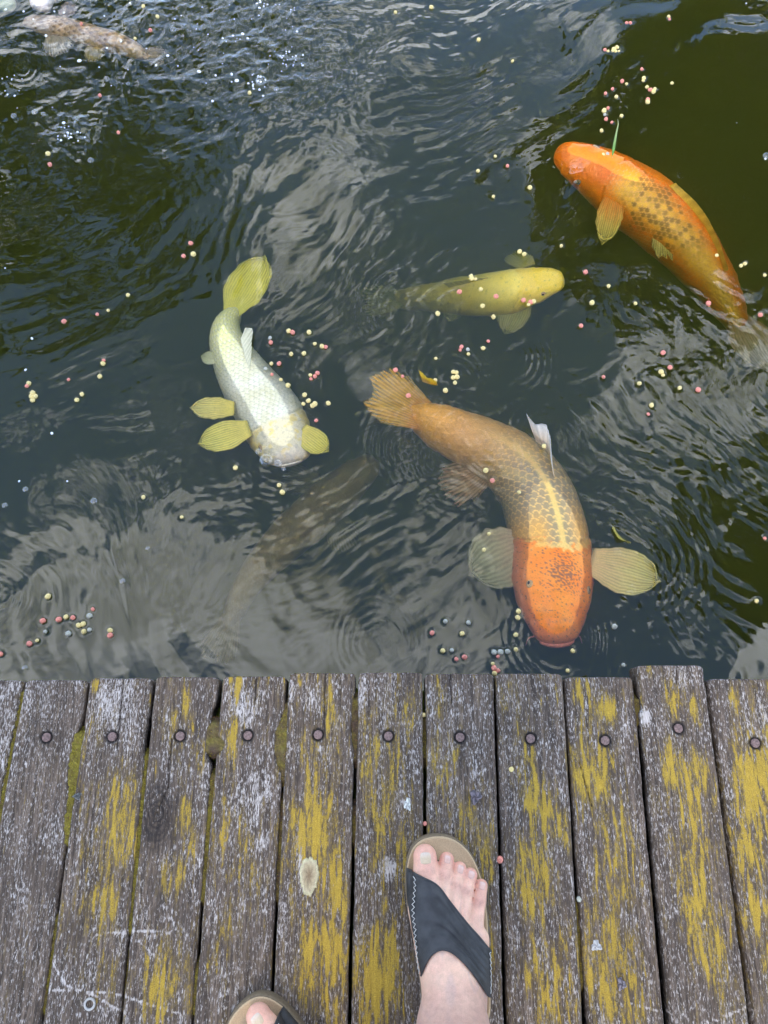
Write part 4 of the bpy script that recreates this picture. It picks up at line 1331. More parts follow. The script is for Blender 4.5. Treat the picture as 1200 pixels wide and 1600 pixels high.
def foot_sdf(P, tips=False):
    d = np.full(len(P), 9.0)
    toes = d.copy()
    for tip, jt, ba, r in TOES:
        t, j, b = W(*tip), W(*jt), W(*ba)
        q = np.minimum(1, 1) * smin(capsule(P, t, j, r[0], r[1]), capsule(P, j, b, r[1], r[2]), .004)
        toes = np.minimum(toes, q)
    d = np.full(len(P), 9.0)
    for (tip, jt, ba, r), up in zip(TOES, (.062, .066, .064, .058, .048)):
        b = W(*ba); b = b + (ANK - b) * np.array([.10, .10, 0]) ; m = b * .45 + (ANK + np.array([0, .035, -.02])) * .55
        m[2] = up
        d = smin(d, capsule(P, b, m, r[2], .021), .010)
        d = smin(d, capsule(P, m, ANK + np.array([0, .012, -.012]), .021, .032), .014)
    for (tip, jt, ba, r), top_ in zip(TOES[:4], (.0665, .071, .069, .062)):       # tendons under the skin
        b = W(*ba) * np.array([1, 1, 0]) + np.array([0, 0, W(*ba)[2] + r[2] * .62]); m = b * .35 + (ANK + np.array([0, .03, .02])) * .65
        m[2] = top_ + .016
        d = smin(d, capsule(P, b, m, .0034, .0040), .0045)
    # sole pad, heel, ankle bones and shin
    lat = W(744, 1470, FB + .014); med = W(660, 1420, FB + .018); heel = np.array([.093, -.345, FB + .028])
    d = smin(d, capsule(P, lat, heel, .0165, .028), .016)
    d = smin(d, capsule(P, med, heel, .0185, .028), .016)
    d = smin(d, capsule(P, heel, ANK + np.array([.0, -.02, .02]), .029, .033), .02)
    d = smin(d, capsule(P, ANK + np.array([-.026, -.012, -.004]), ANK + np.array([.028, -.018, -.012]), .013, .012), .016)
    knee = ANK + np.array([.004, -.075, .37])
    calf = ANK + np.array([.004, -.072, .20])
    d = smin(d, capsule(P, ANK, calf, .036, .050), .025)
    d = smin(d, capsule(P, calf, knee, .050, .056), .02)
    thigh = ANK + np.array([.01, -.06, .62])
    d = smin(d, capsule(P, knee, thigh, .056, .075), .03)
    return smin(toes, d, .0038)


def surface_nets(f, lo, hi, h):
    n = [int(round((b - a) / h)) + 1 for a, b in zip(lo, hi)]
    g = [lo[k] + h * np.arange(n[k]) for k in range(3)]
    D = np.empty(n)
    for i in range(n[0]):
        Yg, Zg = np.meshgrid(g[1], g[2], indexing='ij')
        D[i] = f(np.stack([np.full(Yg.size, g[0][i]), Yg.ravel(), Zg.ravel()], -1)).reshape(Yg.shape)
    s = D < 0
    m = [k - 1 for k in n]
    cnt = np.zeros(m); acc = np.zeros(m + [3])

    def sl(o): return tuple(slice(o[k], o[k] + m[k]) for k in range(3))
    corners = [(i, j, k) for i in (0, 1) for j in (0, 1) for k in (0, 1)]
    for a in corners:
        for ax in range(3):
            if a[ax]: continue
            b = list(a); b[ax] = 1
            d0, d1 = D[sl(a)], D[sl(b)]
            x = (d0 < 0) != (d1 < 0)
            t = np.where(x, d0 / np.where(x, d0 - d1, 1), 0)
            for k in range(3):
                acc[..., k] += np.where(x, a[k] + (t if k == ax else 0), 0)
            cnt += x
    on = cnt > 0
    idx = -np.ones(m, int); idx[on] = np.arange(on.sum())
    I = np.stack(np.nonzero(on), -1)
    V = (I + acc[on] / cnt[on][:, None]) * h + np.array(lo)
    F = []
    for ax in range(3):
        u, v = (ax + 1) % 3, (ax + 2) % 3
        lo_ = [slice(1, n[k] - 1) for k in range(3)]; lo_[ax] = slice(0, n[ax] - 1)
        hi_ = list(lo_); hi_[ax] = slice(1, n[ax])
        a, b = s[tuple(lo_)], s[tuple(hi_)]
        for flip, msk in ((False, a & ~b), (True, ~a & b)):
            q = np.stack(np.nonzero(msk), -1)
            if not len(q): continue
            q = q + np.array([0 if k == ax else 1 for k in range(3)])
            du = np.eye(3, dtype=int)[u]; dv = np.eye(3, dtype=int)[v]
            c = [q - du - dv, q - dv, q, q - du]
            f4 = np.stack([idx[tuple(k.T)] for k in c], -1)
            F.append(f4[:, ::-1] if flip else f4)
    return V, np.vstack(F)


person = empty('person', (.08, -.30, 0), 'person standing on the planks in dark strapped sandals, bare feet and shins', 'person')


def skin_colors(V, scale=1.0):
    c = np.tile(np.array([.80, .50, .355]), (len(V), 1))
    c = c * (1 + .07 * fbm(V[:, 0] * 60, V[:, 1] * 60, 3, 3))[:, None]
    c = mix3(c, (.66, .34, .26), .30 * sstep(.0, .6, fbm(V[:, 0] * 45 + 3, V[:, 1] * 45, 13, 3)))
    vein = np.abs(fbm(V[:, 0] * 26 + 1, V[:, 1] * 12, 17, 2)) * (1 + 0 * V[:, 2])
    c = mix3(c, (.46, .36, .34), .35 * sstep(.09, .02, vein) * sstep(.055, .07, V[:, 2]) * (V[:, 1] < -.15))
    for tip, jt, ba, r in TOES:
        t, j = W(*tip), W(*jt)
        k = np.exp(-(np.linalg.norm(V - t, axis=1) / (r[0] * 1.35)) ** 2)
        c = mix3(c, (.68, .29, .22), k * .85)
        k = np.exp(-(np.linalg.norm(V - j - np.array([0, 0, r[1]]), axis=1) / (r[1] * .8)) ** 2)
        c = mix3(c, (.66, .33, .25), k * .55)
    t = W(*TOES[4][1]); c = mix3(c, (.60, .25, .20), .6 * np.exp(-(np.linalg.norm(V - t, axis=1) / .014) ** 2))
    for tip, jt, ba, r in TOES:
        t, j = W(*tip), W(*jt); ax = (t - j)[:2] / np.linalg.norm((t - j)[:2])
        al = (V[:, 0] - j[0]) * ax[0] + (V[:, 1] - j[1]) * ax[1]; ac = np.abs(-(V[:, 0] - j[0]) * ax[1] + (V[:, 1] - j[1]) * ax[0])
        for q in (-.0016, .0006, .0026):
            c = mix3(c, (.46, .24, .18), .38 * np.exp(-((al - q) / .0006) ** 2) * (ac < r[1] * .75) * (V[:, 2] > .04))
    shin_shade = sstep(-.235, -.285, V[:, 1])  # shadow of the body above, painted into the skin colour of the shin
    c = mix3(c, (.50, .30, .24), shin_shade * .8)
    # fine creases over the ankle bend
    cr = np.exp(-((V[:, 1] + .262) / .020) ** 2) * (V[:, 2] > .07)
    c = c * (1 - .05 * cr * (np.sin(V[:, 1] * 900 + 3 * fbm(V[:, 0] * 40, V[:, 1] * 20, 6, 2)) > .75))[:, None]
    return c


def skin_material():
    m = M('skin')
    b = m.bsdf(Roughness=.48)
    b.inputs['Specular IOR Level'].default_value = .35
    b.inputs['Subsurface Weight'].default_value = .18
    b.inputs['Subsurface Radius'].default_value = (.008, .003, .0015)
    b.inputs['Subsurface Scale'].default_value = .6
    a = m.attr()
    n = m.noise(m.coords((1, 1, 1), rand=False), 900, 3)
    n2 = m.noise(m.coords((1, 1, 1), rand=False), 130, 4)
    k = m.math('MULTIPLY', m.rng(n, .3, .7, .93, 1.06), m.rng(n2, .3, .7, .93, 1.07))
    c = m.node('ShaderNodeVectorMath', operation='SCALE')
    m.l.new(a.outputs['Color'], c.inputs[0]); m.l.new(k, c.inputs['Scale'])
    m.l.new(c.outputs[0], b.inputs['Base Color'])
    m.bump(b, m.math('ADD', m.math('MULTIPLY', n, .5), n2), .18, .001)
    return m.m


skin_m = skin_material()
nail_m = vcol('toenail', .22, .06, 500, 0, .6)
leather_m = M('sandal_leather')
_b = leather_m.bsdf(Roughness=.55)
_n = leather_m.noise(leather_m.coords((1, 1, 1), False), 900, 4, .6); _n2 = leather_m.noise(leather_m.coords((1, 1, 1), False), 60, 4)
leather_m.l.new(leather_m.mix(leather_m.rng(_n2, .3, .7), (.018, .018, .019), (.042, .042, .044)), _b.inputs['Base Color'])
leather_m.bump(_b, leather_m.math('ADD', _n, leather_m.math('MULTIPLY', _n2, 1.4)), .45, .0012)
leather_m = leather_m.m
cork_m = plain('footbed_suede', (.50, .36, .21), .9, .12, 700, .25)
sole_m = plain('sandal_sole', (.17, .125, .075), .75, .2, 300, .2)
thread_m = plain('stitch_thread', (.62, .60, .55), .8, .1)
denim_m = plain('dark_trousers', (.03, .035, .05), .9, .3, 300, .4)

# outline of the right sandal, on the deck (x left, x right for y from toe to heel), metres
OUT = []
_L = [(680, 1303), (659, 1307), (645, 1318), (637, 1336), (633, 1362), (634, 1400), (640, 1440), (648, 1480), (655, 1520), (659, 1570)]
_R = [(700, 1304), (720, 1314), (736, 1331), (746, 1350), (755, 1376), (761, 1410), (765, 1450), (767, 1500), (768, 1550), (768, 1590)]
outL = np.array([W(x, y, .026)[:2] for x, y in _L]); outR = np.array([W(x, y, .026)[:2] for x, y in _R])
heel_pts = np.array([(.128, -.315), (.127, -.345), (.117, -.366), (.097, -.376), (.078, -.372), (.063, -.355), (.055, -.33), (.0525, -.305)])
outline = np.vstack([outR, heel_pts, outL[::-1]])
_cl = np.vstack([outline, outline[:1]])
_d = np.concatenate([[0], np.cumsum(np.linalg.norm(np.diff(_cl, axis=0), axis=1))])
_q = np.linspace(0, _d[-1], 121)[:-1]
outline = np.stack([np.interp(_q, _d, _cl[:, k]) for k in (0, 1)], -1)
for _ in range(3): outline = (np.roll(outline, 1, 0) + 2 * outline + np.roll(outline, -1, 0)) / 4


CACHE = {}


def build_leg(mirror=None):
    """one foot with its shin and sandal; mirror = function that moves the finished points for the left one"""
    fn = mirror or (lambda V: V)
    flip = mirror is not None

    def put(name, V, F, mat, parent, cols=None, label=None, smooth=True):
        F = F if isinstance(F, list) else [F]
        if flip: F = [np.asarray(a)[:, ::-1] for a in F]
        o = mesh_obj(name, fn(np.asarray(V, float).reshape(-1, 3)), F, mat, cols=cols, smooth=smooth)
        if label: o['label'] = label
        if parent is person: adopt(o, person)
        elif parent is not None: o.parent = parent
        return o
    out = {}
    out['body'] = FOOT
    if 'nails' in CACHE: out['nails'] = CACHE['nails']
    for (tip, jt, ba, r), big in (() if 'nails' in CACHE else zip(TOES, (1, 0, 0, 0, 0))):
        t, j = W(*tip), W(*jt)
        ax = t - j; ax[2] = 0; ax /= np.linalg.norm(ax); sd = np.cross(ax, [0, 0, 1.0])
        n = 11
        u = np.linspace(-1, 1, n)
        wn_, ln = (.0078, .0075) if big else (.0047, .0050)
        A_, B_ = np.meshgrid(u, u, indexing='ij')
        # rounded square plate cast down on the toe
        xx = A_ * np.sqrt(1 - .42 * B_ ** 2 * (B_ > 0) - .28 * B_ ** 2 * (B_ <= 0)); yy = B_ * np.sqrt(1 - .30 * A_ ** 2)
        cpos = t + ax * (-.0005 if big else .0012)
        P = cpos + (xx * wn_)[..., None] * sd + (yy * ln)[..., None] * ax
        P = P.reshape(-1, 3)
        z = np.full(len(P), FB + .060)
        for _ in range(40):
            Q = P.copy(); Q[:, 2] = z
            z -= np.clip(foot_sdf(Q), -.01, .01) * .8
        ed = np.maximum(np.abs(A_), np.abs(B_)).ravel()
        Q = P.copy(); Q[:, 2] = z + .0009 * (1 - ed ** 6) - .0004 * (ed > .95)
        cc = mix3((.66, .40, .31) if not big else (.62, .46, .29), (.72, .48, .40) if not big else (.68, .54, .42), sstep(-.2, .9, B_.ravel()))
        cc = mix3(cc, (.62, .36, .28), sstep(.82, 1, ed) * .8)
        out.setdefault('nails', []).append((Q, grid_faces(n, n)[:, ::-1], cc))
    body = put('body', FOOT[0], FOOT[1], skin_m, person, FOOT[2]) if False else None
    CACHE['nails'] = out['nails']
    for Q, F, cc in out['nails']:
        put('toenail', Q, F, nail_m, person, cc)
    sandal = bpy.data.objects.new('sandal', None); sc.collection.objects.link(sandal)
    sandal.parent = person
    sandal.location = -person.location
    # sole: outline swept up with a slight flare; footbed with a raised rim
    ctr = outline.mean(0)

    def ring(k, z, inset):
        c = outline - ctr
        nl = np.linalg.norm(c, axis=1)[:, None]
        return np.column_stack([ctr + c * (1 - inset / nl), np.full(len(c), z)])
    n = len(outline)
    R = [ring(0, .0012, .003), ring(0, .004, .0), ring(0, .020, .0), ring(0, .0270, .0010), ring(0, .0266, .0032), ring(0, .0200, .0045)]
    V = np.vstack(R)
    put('sole', V, [grid_faces(6, n, True)[:, ::-1], np.array([list(range(n))[::-1]]), np.array([list(range(5 * n, 6 * n))])], sole_m, sandal)
    R = [ring(0, .0240, .0024), ring(0, .0274, .0024), ring(0, .0285, .0032), ring(0, .0284, .0050), ring(0, .0268, .0085), ring(0, .0262, .016), ring(0, .0266, .032)]
    V = np.vstack(R + [np.array([[ctr[0], ctr[1], .0268]])])
    k = np.arange(n); k2 = (k + 1) % n
    put('footbed', V, [grid_faces(7, n, True), np.stack([6 * n + k, 6 * n + k2, np.full(n, 7 * n)], -1)], cork_m, sandal)
    # upper: swept over the foot from the inner to the outer edge of the sole
    nphi, nv = 61, 34
    ph = np.linspace(0, 1, nphi)          # 0 inner (big toe) side .. 1 outer side
    fr = np.interp(ph, [0, .12, .30, .40, .50, .62, .75, .88, 1], [W(634, 1361, .03)[1], W(640, 1362, .045)[1], W(668, 1368, .058)[1], W(683, 1380, .055)[1], W(698, 1402, .060)[1], W(718, 1428, .064)[1], W(738, 1450, .055)[1], W(756, 1470, .045)[1], W(766, 1484, .03)[1]])
    re_ = np.interp(ph, [0, .10, .22, .35, .50, .65, .80, .92, 1], [W(655, 1525, .03)[1], W(656, 1516, .05)[1], W(664, 1497, .075)[1], W(682, 1484, .090)[1], W(705, 1487, .088)[1], W(728, 1505, .075)[1], W(748, 1530, .055)[1], W(758, 1548, .04)[1], W(765, 1556, .028)[1]])
    ker = np.ones(7) / 7
    fr = np.convolve(np.pad(fr, 3, 'edge'), ker, 'valid'); re_ = np.convolve(np.pad(re_, 3, 'edge'), ker, 'valid')
    G = np.empty((nphi, nv, 3))
    T = np.linspace(0, 1, nv)
    fx = np.array([W(x, y, z) for x, y, z in ((632, 1358, .03), (640, 1361, .05), (655, 1368, .06), (672, 1375, .062), (684, 1381, .060), (690, 1390, .062), (704, 1410, .066), (720, 1431, .066), (738, 1452, .058), (754, 1470, .045), (768, 1486, .03))])
    rx = np.array([W(x, y, z) for x, y, z in ((654, 1526, .03), (657, 1512, .05), (664, 1497, .07), (680, 1484, .088), (696, 1481, .092), (716, 1491, .084), (734, 1510, .07), (750, 1533, .05), (760, 1548, .04), (767, 1556, .028))])
    GX = np.empty((nphi, 2))
    cached = 'G' in CACHE
    if cached: G = CACHE['G']

    def one(i, p, T):
        nv = len(T)
        y = fr[i] + (re_[i] - fr[i]) * T
        xl = np.interp(-y, -outL[:, 1], outL[:, 0]); xr = np.interp(-y, -outR[:, 1], outR[:, 0])
        cx = (xl + xr) / 2
        ang = pi * (1 - p)
        dx, dz = cos(ang), sin(ang)
        hw = (xr - xl) / 2 - .0012
        # outer stop: the edge of the sole, rising straight up from it
        rmax = np.full(nv, .11)
        if abs(dx) > 1e-6: rmax = np.minimum(rmax, hw / abs(dx))
        r = rmax.copy()
        for _ in range(26):
            Q = np.stack([cx + dx * r, y, .027 + dz * r], -1)
            r = np.clip(r - np.clip(foot_sdf(Q) - .0028, -.004, .01) * .7, .004, rmax)
        H_ = np.interp(-y, [-W(660, 1360, .03)[1], -W(690, 1430, .03)[1], -W(690, 1500, .03)[1]], [.024, .034, .050])
        r = np.maximum(r, np.minimum(1 / np.sqrt((dx / hw) ** 2 + (dz / H_) ** 2), rmax))
        wr = .0017 * np.sin(T * 34 - 8 * p + 3 * np.sin(p * 7 + 2 * T)) * sstep(.1, .35, p) * sstep(.9, .55, p) * sstep(0, .2, T) * sstep(1, .75, T) * (.6 + .6 * perlin(T * 4 + 3 * p, T * 0 + p * 3, 5))
        r = r + wr
        return np.stack([cx + dx * r, y, .027 + dz * r], -1)

    for it in range(0 if cached else 4):
        for i, p in enumerate(ph):
            q = one(i, p, np.array([0.0, 1.0]))
            GX[i] = q[:, 0]
        f2 = np.interp(GX[:, 0], fx[:, 0], fx[:, 1]); r2 = np.interp(GX[:, 1], rx[:, 0], rx[:, 1])
        fr = .4 * fr + .6 * f2; re_ = .4 * re_ + .6 * r2
    fr = np.convolve(np.pad(fr, 2, 'edge'), np.ones(5) / 5, 'valid'); re_ = np.convolve(np.pad(re_, 2, 'edge'), np.ones(5) / 5, 'valid')
    if not cached:
        for i, p in enumerate(ph):
            G[i] = one(i, p, T)
        for _ in range(2):
            G[1:-1] = (G[:-2] + 2 * G[1:-1] + G[2:]) / 4
        CACHE['G'] = G
    du = np.gradient(G, axis=0); dv = np.gradient(G, axis=1)
    nm = np.cross(dv, du); nm /= np.linalg.norm(nm, axis=-1)[..., None] + 1e-9
    if (nm[nphi // 2, nv // 2, 2] < 0): nm = -nm
    In = G - nm * .0018
    V = np.concatenate([G.reshape(-1, 3), In.reshape(-1, 3)])
    nn = nphi * nv
    F = grid_faces(nphi, nv)
    idx = np.arange(nn).reshape(nphi, nv)
    edge = np.concatenate([idx[:, 0], idx[-1, 1:], idx[-2::-1, -1], idx[0, -2:0:-1]]); e2 = np.roll(edge, -1)
    put('upper', V, [F[:, ::-1], F + nn, np.stack([edge, e2, e2 + nn, edge + nn], -1)], leather_m, sandal)
    # edge binding and the zigzag stitching along both lower edges
    for col, nm_ in ((0, 'binding'), (nv - 1, 'binding')):
        v, f = tube(G[:, col] - nm[:, col] * .0006, .0014, 8)
        put(nm_, v, f, leather_m, sandal)
    xmin, xmax = G[:, :, 0].min(0), G[:, :, 0].max(0)
    iL = int(np.argmax((G[:, :, 0] - xmin).mean(1) > .0042)); iR = nphi - 1 - int(np.argmax(((xmax - G[:, :, 0]).mean(1) > .0042)[::-1]))
    for i0, sg in ((iL, 1), (iR, -1)):
        line = G[i0] + nm[i0] * .0006
        L = np.concatenate([[0], np.cumsum(np.linalg.norm(np.diff(line, axis=0), axis=1))])
        m = int(L[-1] / .0032)
        q = np.linspace(.003, L[-1] - .003, m)
        c = np.stack([np.interp(q, L, line[:, k]) for k in range(3)], -1)
        other = G[i0 + 2 * sg] - G[i0]; od = np.stack([np.interp(q, L, other[:, k]) for k in range(3)], -1)
        od /= np.linalg.norm(od, axis=1)[:, None] + 1e-9
        nq = np.stack([np.interp(q, L, nm[i0][:, k]) for k in range(3)], -1)
        c = c + od * (.0021 * np.where(np.arange(m) % 2, 1, -1))[:, None] + nq * .0007
        v, f = tube(c, .0006, 5)
        put('stitching', v, f, thread_m, sandal)
    return sandal


FOOT = surface_nets(foot_sdf, (.012, -.392, .022), (.172, -.082, .655), .0026)
FOOT = (FOOT[0], FOOT[1], None)
# project onto the exact surface for a smooth skin
_V = FOOT[0]
for _ in range(3):
    e = .0006
    d0 = foot_sdf(_V)
    g = np.stack([(foot_sdf(_V + np.eye(3)[k] * e) - d0) / e for k in range(3)], -1)
    _V = _V - g * (d0 / (np.maximum((g * g).sum(1), .3)))[:, None] * .8
_V[:, 2] = np.maximum(_V[:, 2], .0262)
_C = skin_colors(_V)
build_leg()
# the left foot is the mirror image, set further back and turned out
_tip = W(*TOES[0][0])
_new = W(404, 1588, FB + .0125)


def to_left(V):
    q = V - _tip
    q = q * np.array([-1, 1, 1])
    a = radians(46)
    q = np.stack([q[:, 0] * cos(a) - q[:, 1] * sin(a), q[:, 0] * sin(a) + q[:, 1] * cos(a), q[:, 2]], -1)
    return q + _new


build_leg(to_left)
# both legs and the pelvis are one body
_VL = to_left(_V)
_topR, _topL = ANK + np.array([.01, -.06, .60]), to_left((ANK + np.array([.01, -.06, .60]))[None])[0]
_nR = len(_V)
_hip = (_topR + _topL) / 2 + np.array([0, 0, .18])
_arc = spline(np.vstack([_topR, _topR + [-.01, 0, .12], _hip + [.0, 0, .03], _topL + [.01, 0, .12], _topL]), 24)
_pv, _pf = tube(_arc, .07, 24)
_bv, _bf = merge([(_V, FOOT[1]), (_VL, FOOT[1][:, ::-1]), (_pv, _pf)])
_bc = np.vstack([_C, _C, np.tile([.6, .385, .295], (len(_pv), 1))])
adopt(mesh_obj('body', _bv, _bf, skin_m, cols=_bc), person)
# rolled-up dark trousers from the knees to the waist
_parts = []
for top, knee in ((_topR, ANK + np.array([.006, -.074, .30])), (_topL, to_left((ANK + np.array([.006, -.074, .30]))[None])[0])):
    pts = spline(np.vstack([knee, (knee + top) / 2, top, top * .6 + _hip * .4 + np.array([0, 0, .05])]), 20)
    _parts.append(tube(pts, np.interp(np.linspace(0, 1, 20), [0, .04, .1, .6, 1], [.080, .083, .079, .095, .11]), 28))
_parts.append(tube(spline(np.vstack([_topR + [0, 0, .06], _hip + [0, 0, .02], _topL + [0, 0, .06]]), 16), .115, 28))
_parts.append(tube(spline(np.vstack([_hip + [0, 0, -.04], _hip + [0, -.005, .10], _hip + [0, -.01, .20]]), 10) , .15, 32))
_tv, _tf = merge(_parts)
adopt(mesh_obj('trousers', _tv, _tf, denim_m), person)

# ================================================================== SMALL THINGS
PEL_Y, PEL_P, PEL_W = [plain('feed_' + n, c, .75, .22, 700, .4) for n, c in (('yellow', (.72, .58, .24)), ('pink', (.72, .26, .19)), ('grey', (.42, .42, .34)))]
MARKS = [(240, 30, 'right of the brown koi in the top left'), (127, 37, 'over the brown koi'), (170, 180, 'in the dark tree reflection below the brown koi'), (76, 248, 'in the dark reflection at the left edge'), (390, 145, 'below the churned water at the top'),
         (650, 15, 'near the top edge in the middle'), (780, 75, 'in the blue reflection near the top'), (770, 255, 'left of the orange koi head'), (1000, 34, 'in the top right dark water'), (957, 78, 'in the tight row in the top right dark water'),
         (1012, 130, 'in the scatter above the orange koi'), (955, 145, 'in the pair just above the orange koi'), (948, 182, 'in the arc by the tip of the grass blade'), (945, 244, 'on the back of the orange koi'), (295, 390, 'left of the white koi tail tip'),
         (160, 480, 'in the open water far left of the white koi tail'), (465, 518, 'right of the white koi dorsal fin'), (500, 540, 'in the trio right of the white koi'), (430, 575, 'beside the white koi back'), (489, 587, 'in the tight foursome right of the white koi'),
         (483, 630, 'in the loose group right of the white koi head'), (494, 657, 'alone beside the white koi right fin'), (430, 755, 'in the rings in front of the white koi snout'), (800, 300, 'between the yellow koi and the orange koi'), (830, 390, 'above the yellow koi head'),
         (740, 434, 'over the yellow koi back'), (825, 472, 'under the yellow koi chin'), (760, 480, 'below the yellow koi belly'), (684, 490, 'below the yellow koi tail'), (1160, 415, 'along the orange koi tail'), (950, 460, 'right of the yellow koi snout'), (1107, 480, 'left of the orange koi tail fin'),
         (160, 570, 'in the pair left of the white koi'), (48, 612, 'in the small cluster at the far left'), (122, 620, 'beside the far left cluster'), (224, 777, 'alone left of the white koi rings'), (735, 548, 'in the string above the big koi back'), (710, 588, 'in the tight cluster by the big koi tail'),
         (628, 592, 'over the big koi tail'), (785, 750, 'over the big koi flank'), (1036, 575, 'in the scatter right of the big koi dorsal fin'), (1015, 640, 'in the pair right of the big koi back'), (960, 595, 'in the smooth water right of the big koi fin'), (284, 808, 'alone above the cloud reflection at the left'),
         (75, 935, 'alone above the deck at the left'), (120, 975, 'in the large scatter by the left deck boards'), (50, 1005, 'at the left end of the scatter by the deck'), (760, 845, 'over the big koi left fin'), (808, 965, 'beside the big koi cheek'), (700, 985, 'left of the big koi head near the deck'), (715, 1025, 'close to the deck left of the big koi mouth'),
         (778, 1020, 'in the bunch near the big koi mouth'), (774, 1046, 'touching the deck edge in front of the big koi'), (890, 1035, 'in front of the big koi mouth'), (967, 1010, 'in the dark water right of the big koi head'), (1188, 890, 'at the right edge near the deck'), (1080, 608, 'right of the scatter near the orange reflection')]


def pellet_mesh(mat, seed):
    r = np.random.default_rng(seed)
    n, R = 12, .0045
    prof = [(0.30, -.95), (.75, -.80), (.97, -.45), (1.0, 0), (.97, .45), (.76, .78), (.34, .93)]
    a = np.linspace(0, 2 * pi, n, endpoint=False)
    V = np.array([[(R * k * cos(t) * (1 + .09 * sin(2 * t + seed)), R * k * sin(t), R * .86 * z) for t in a] for k, z in prof]).reshape(-1, 3)
    V += r.normal(0, R * .045, V.shape)
    me = mesh_obj('food_pellet', V, [grid_faces(7, n, True)[:, ::-1], np.array([list(range(n))[::-1]]), np.array([list(range(6 * n, 7 * n))])], mat, link=False)
    return me.data


PM = {c: [pellet_mesh(m_, i + 10 * j) for i in range(3)] for j, (c, m_) in enumerate((('yellow', PEL_Y), ('pink', PEL_P), ('grey', PEL_W)))}


def pellet(px, py, colr, z=None, label=None, group='food pellets floating on the pond'):
    o = bpy.data.objects.new('food_pellet', random.choice(PM[colr]))
    sc.collection.objects.link(o)
    zz = ZW + .0012 if z is None else z
    p = at(px, py, zz)
    o.location = p
    k = random.uniform(.68, 1.12)
    o.scale = (k, k, k * random.uniform(.85, 1.1))
    o.rotation_euler = (random.uniform(-.6, .6), random.uniform(-.6, .6), random.uniform(0, 6))
    if label is None:
        mk = min(MARKS, key=lambda q: (q[0] - px) ** 2 + (q[1] - py) ** 2)
        label = ('soaked grey' if colr == 'grey' else ('pale yellow' if colr == 'yellow' else 'pink')) + ' feed pellet ' + mk[2]
    tag(o, label, 'fish food', group)
    return o


for px, py in Y_: pellet(px, py, 'yellow')
for px, py in P_: pellet(px, py, 'pink')
for px, py in W_: pellet(px, py, 'grey')
for px, py, c, zz, lb in ((662, 1117, 'yellow', -.006, 'yellow feed pellet wedged in the gap near the deck end'), (799, 1202, 'yellow', .0042, 'yellow feed pellet lying on a plank'),
                          (664, 1287, 'pink', -.004, 'pink feed pellet in the gap above the big toe'), (781, 1343, 'pink', -.002, 'pink feed pellet beside the sandal toe'),
                          (905, 1405, 'grey', -.004, 'pale crumb of feed in the gap right of the foot')):
    pellet(px, py, c, zz, lb, 'food pellets dropped on the deck')
pellet(850, 697, 'yellow', ZW + .013, 'yellow feed pellet caught on the big koi dorsal fin', 'food pellets floating on the pond')

# ---- bubbles and foam
film = M('bubble_film')
_t = film.node('ShaderNodeBsdfTransparent'); _g = film.node('ShaderNodeBsdfGlossy'); _g.inputs['Roughness'].default_value = .03
_f = film.node('ShaderNodeLayerWeight'); _f.inputs['Blend'].default_value = .35
_x = film.node('ShaderNodeMixShader')
film.l.new(film.math('ADD', film.math('MULTIPLY', film.math('POWER', _f.outputs['Facing'], 2.2), .65), .16), _x.inputs[0])
film.l.new(_t.outputs[0], _x.inputs[1]); film.l.new(_g.outputs[0], _x.inputs[2]); film.l.new(_x.outputs[0], film.out.inputs['Surface'])
film = film.m
foam_m = plain('foam', (.80, .82, .82), .35, .1, 900)


def dome_mesh(name, mat, n=20, m=8, squash=.75):
    a = np.linspace(0, 2 * pi, n, endpoint=False)
    V = [(cos(q) * cos(t), cos(q) * sin(t), squash * sin(q)) for q in np.linspace(-.12, pi / 2 - .08, m) for t in a]
    o = mesh_obj(name, np.array(V), [grid_faces(m, n, True)[:, ::-1], np.array([list(range((m - 1) * n, m * n))])], mat, link=False)
    return o.data


BUB = dome_mesh('bubble', film)
FOAM = dome_mesh('foam_bubble', foam_m, 10, 5, .7)


def bubble(px, py, rpx, label, group=None):
    o = bpy.data.objects.new('bubble', BUB); sc.collection.objects.link(o)
    p = at(px, py, ZW); r = rpx * .0011
    o.location = p; o.scale = (r, r, r)
    tag(o, label, 'bubble', group)


for px, py, r, lb in ((416, 719, 12, 'large clear bubble at the white koi mouth'), (404, 706, 6, 'small clear bubble by the white koi cheek'), (434, 724, 7, 'clear bubble under the white koi snout'), (443, 733, 4, 'tiny clear bubble under the white koi snout'),
                      (40, 765, 5, 'clear bubble at the far left of the pond'), (8, 790, 5, 'clear bubble touching the left edge'), (147, 783, 6, 'oval clear bubble left of the dim cloud reflection'), (192, 908, 5, 'clear bubble in the grey reflection at left'),
                      (231, 857, 4, 'small clear bubble in the cloud streaks at left'), (39, 1044, 5, 'clear bubble close to the left deck end'), (22, 182, 6, 'clear bubble in the blue streak at upper left'), (55, 176, 7, 'larger bubble of the pair at upper left'),
                      (68, 179, 5, 'smaller bubble of the pair at upper left'), (142, 251, 6, 'clear bubble below the upper left splash'), (200, 131, 4, 'small clear bubble below the brown koi'), (1197, 244, 7, 'clear bubble in the rings at the right edge'), (271, 47, 7, 'clear bubble beside the churned water'),
                      (408, 127, 12, 'largest bubble of the froth at the top'), (432, 140, 6, 'bubble beside the froth at the top')):
    bubble(px, py, r, lb, 'clear bubbles on the pond')
rr = np.random.default_rng(5)
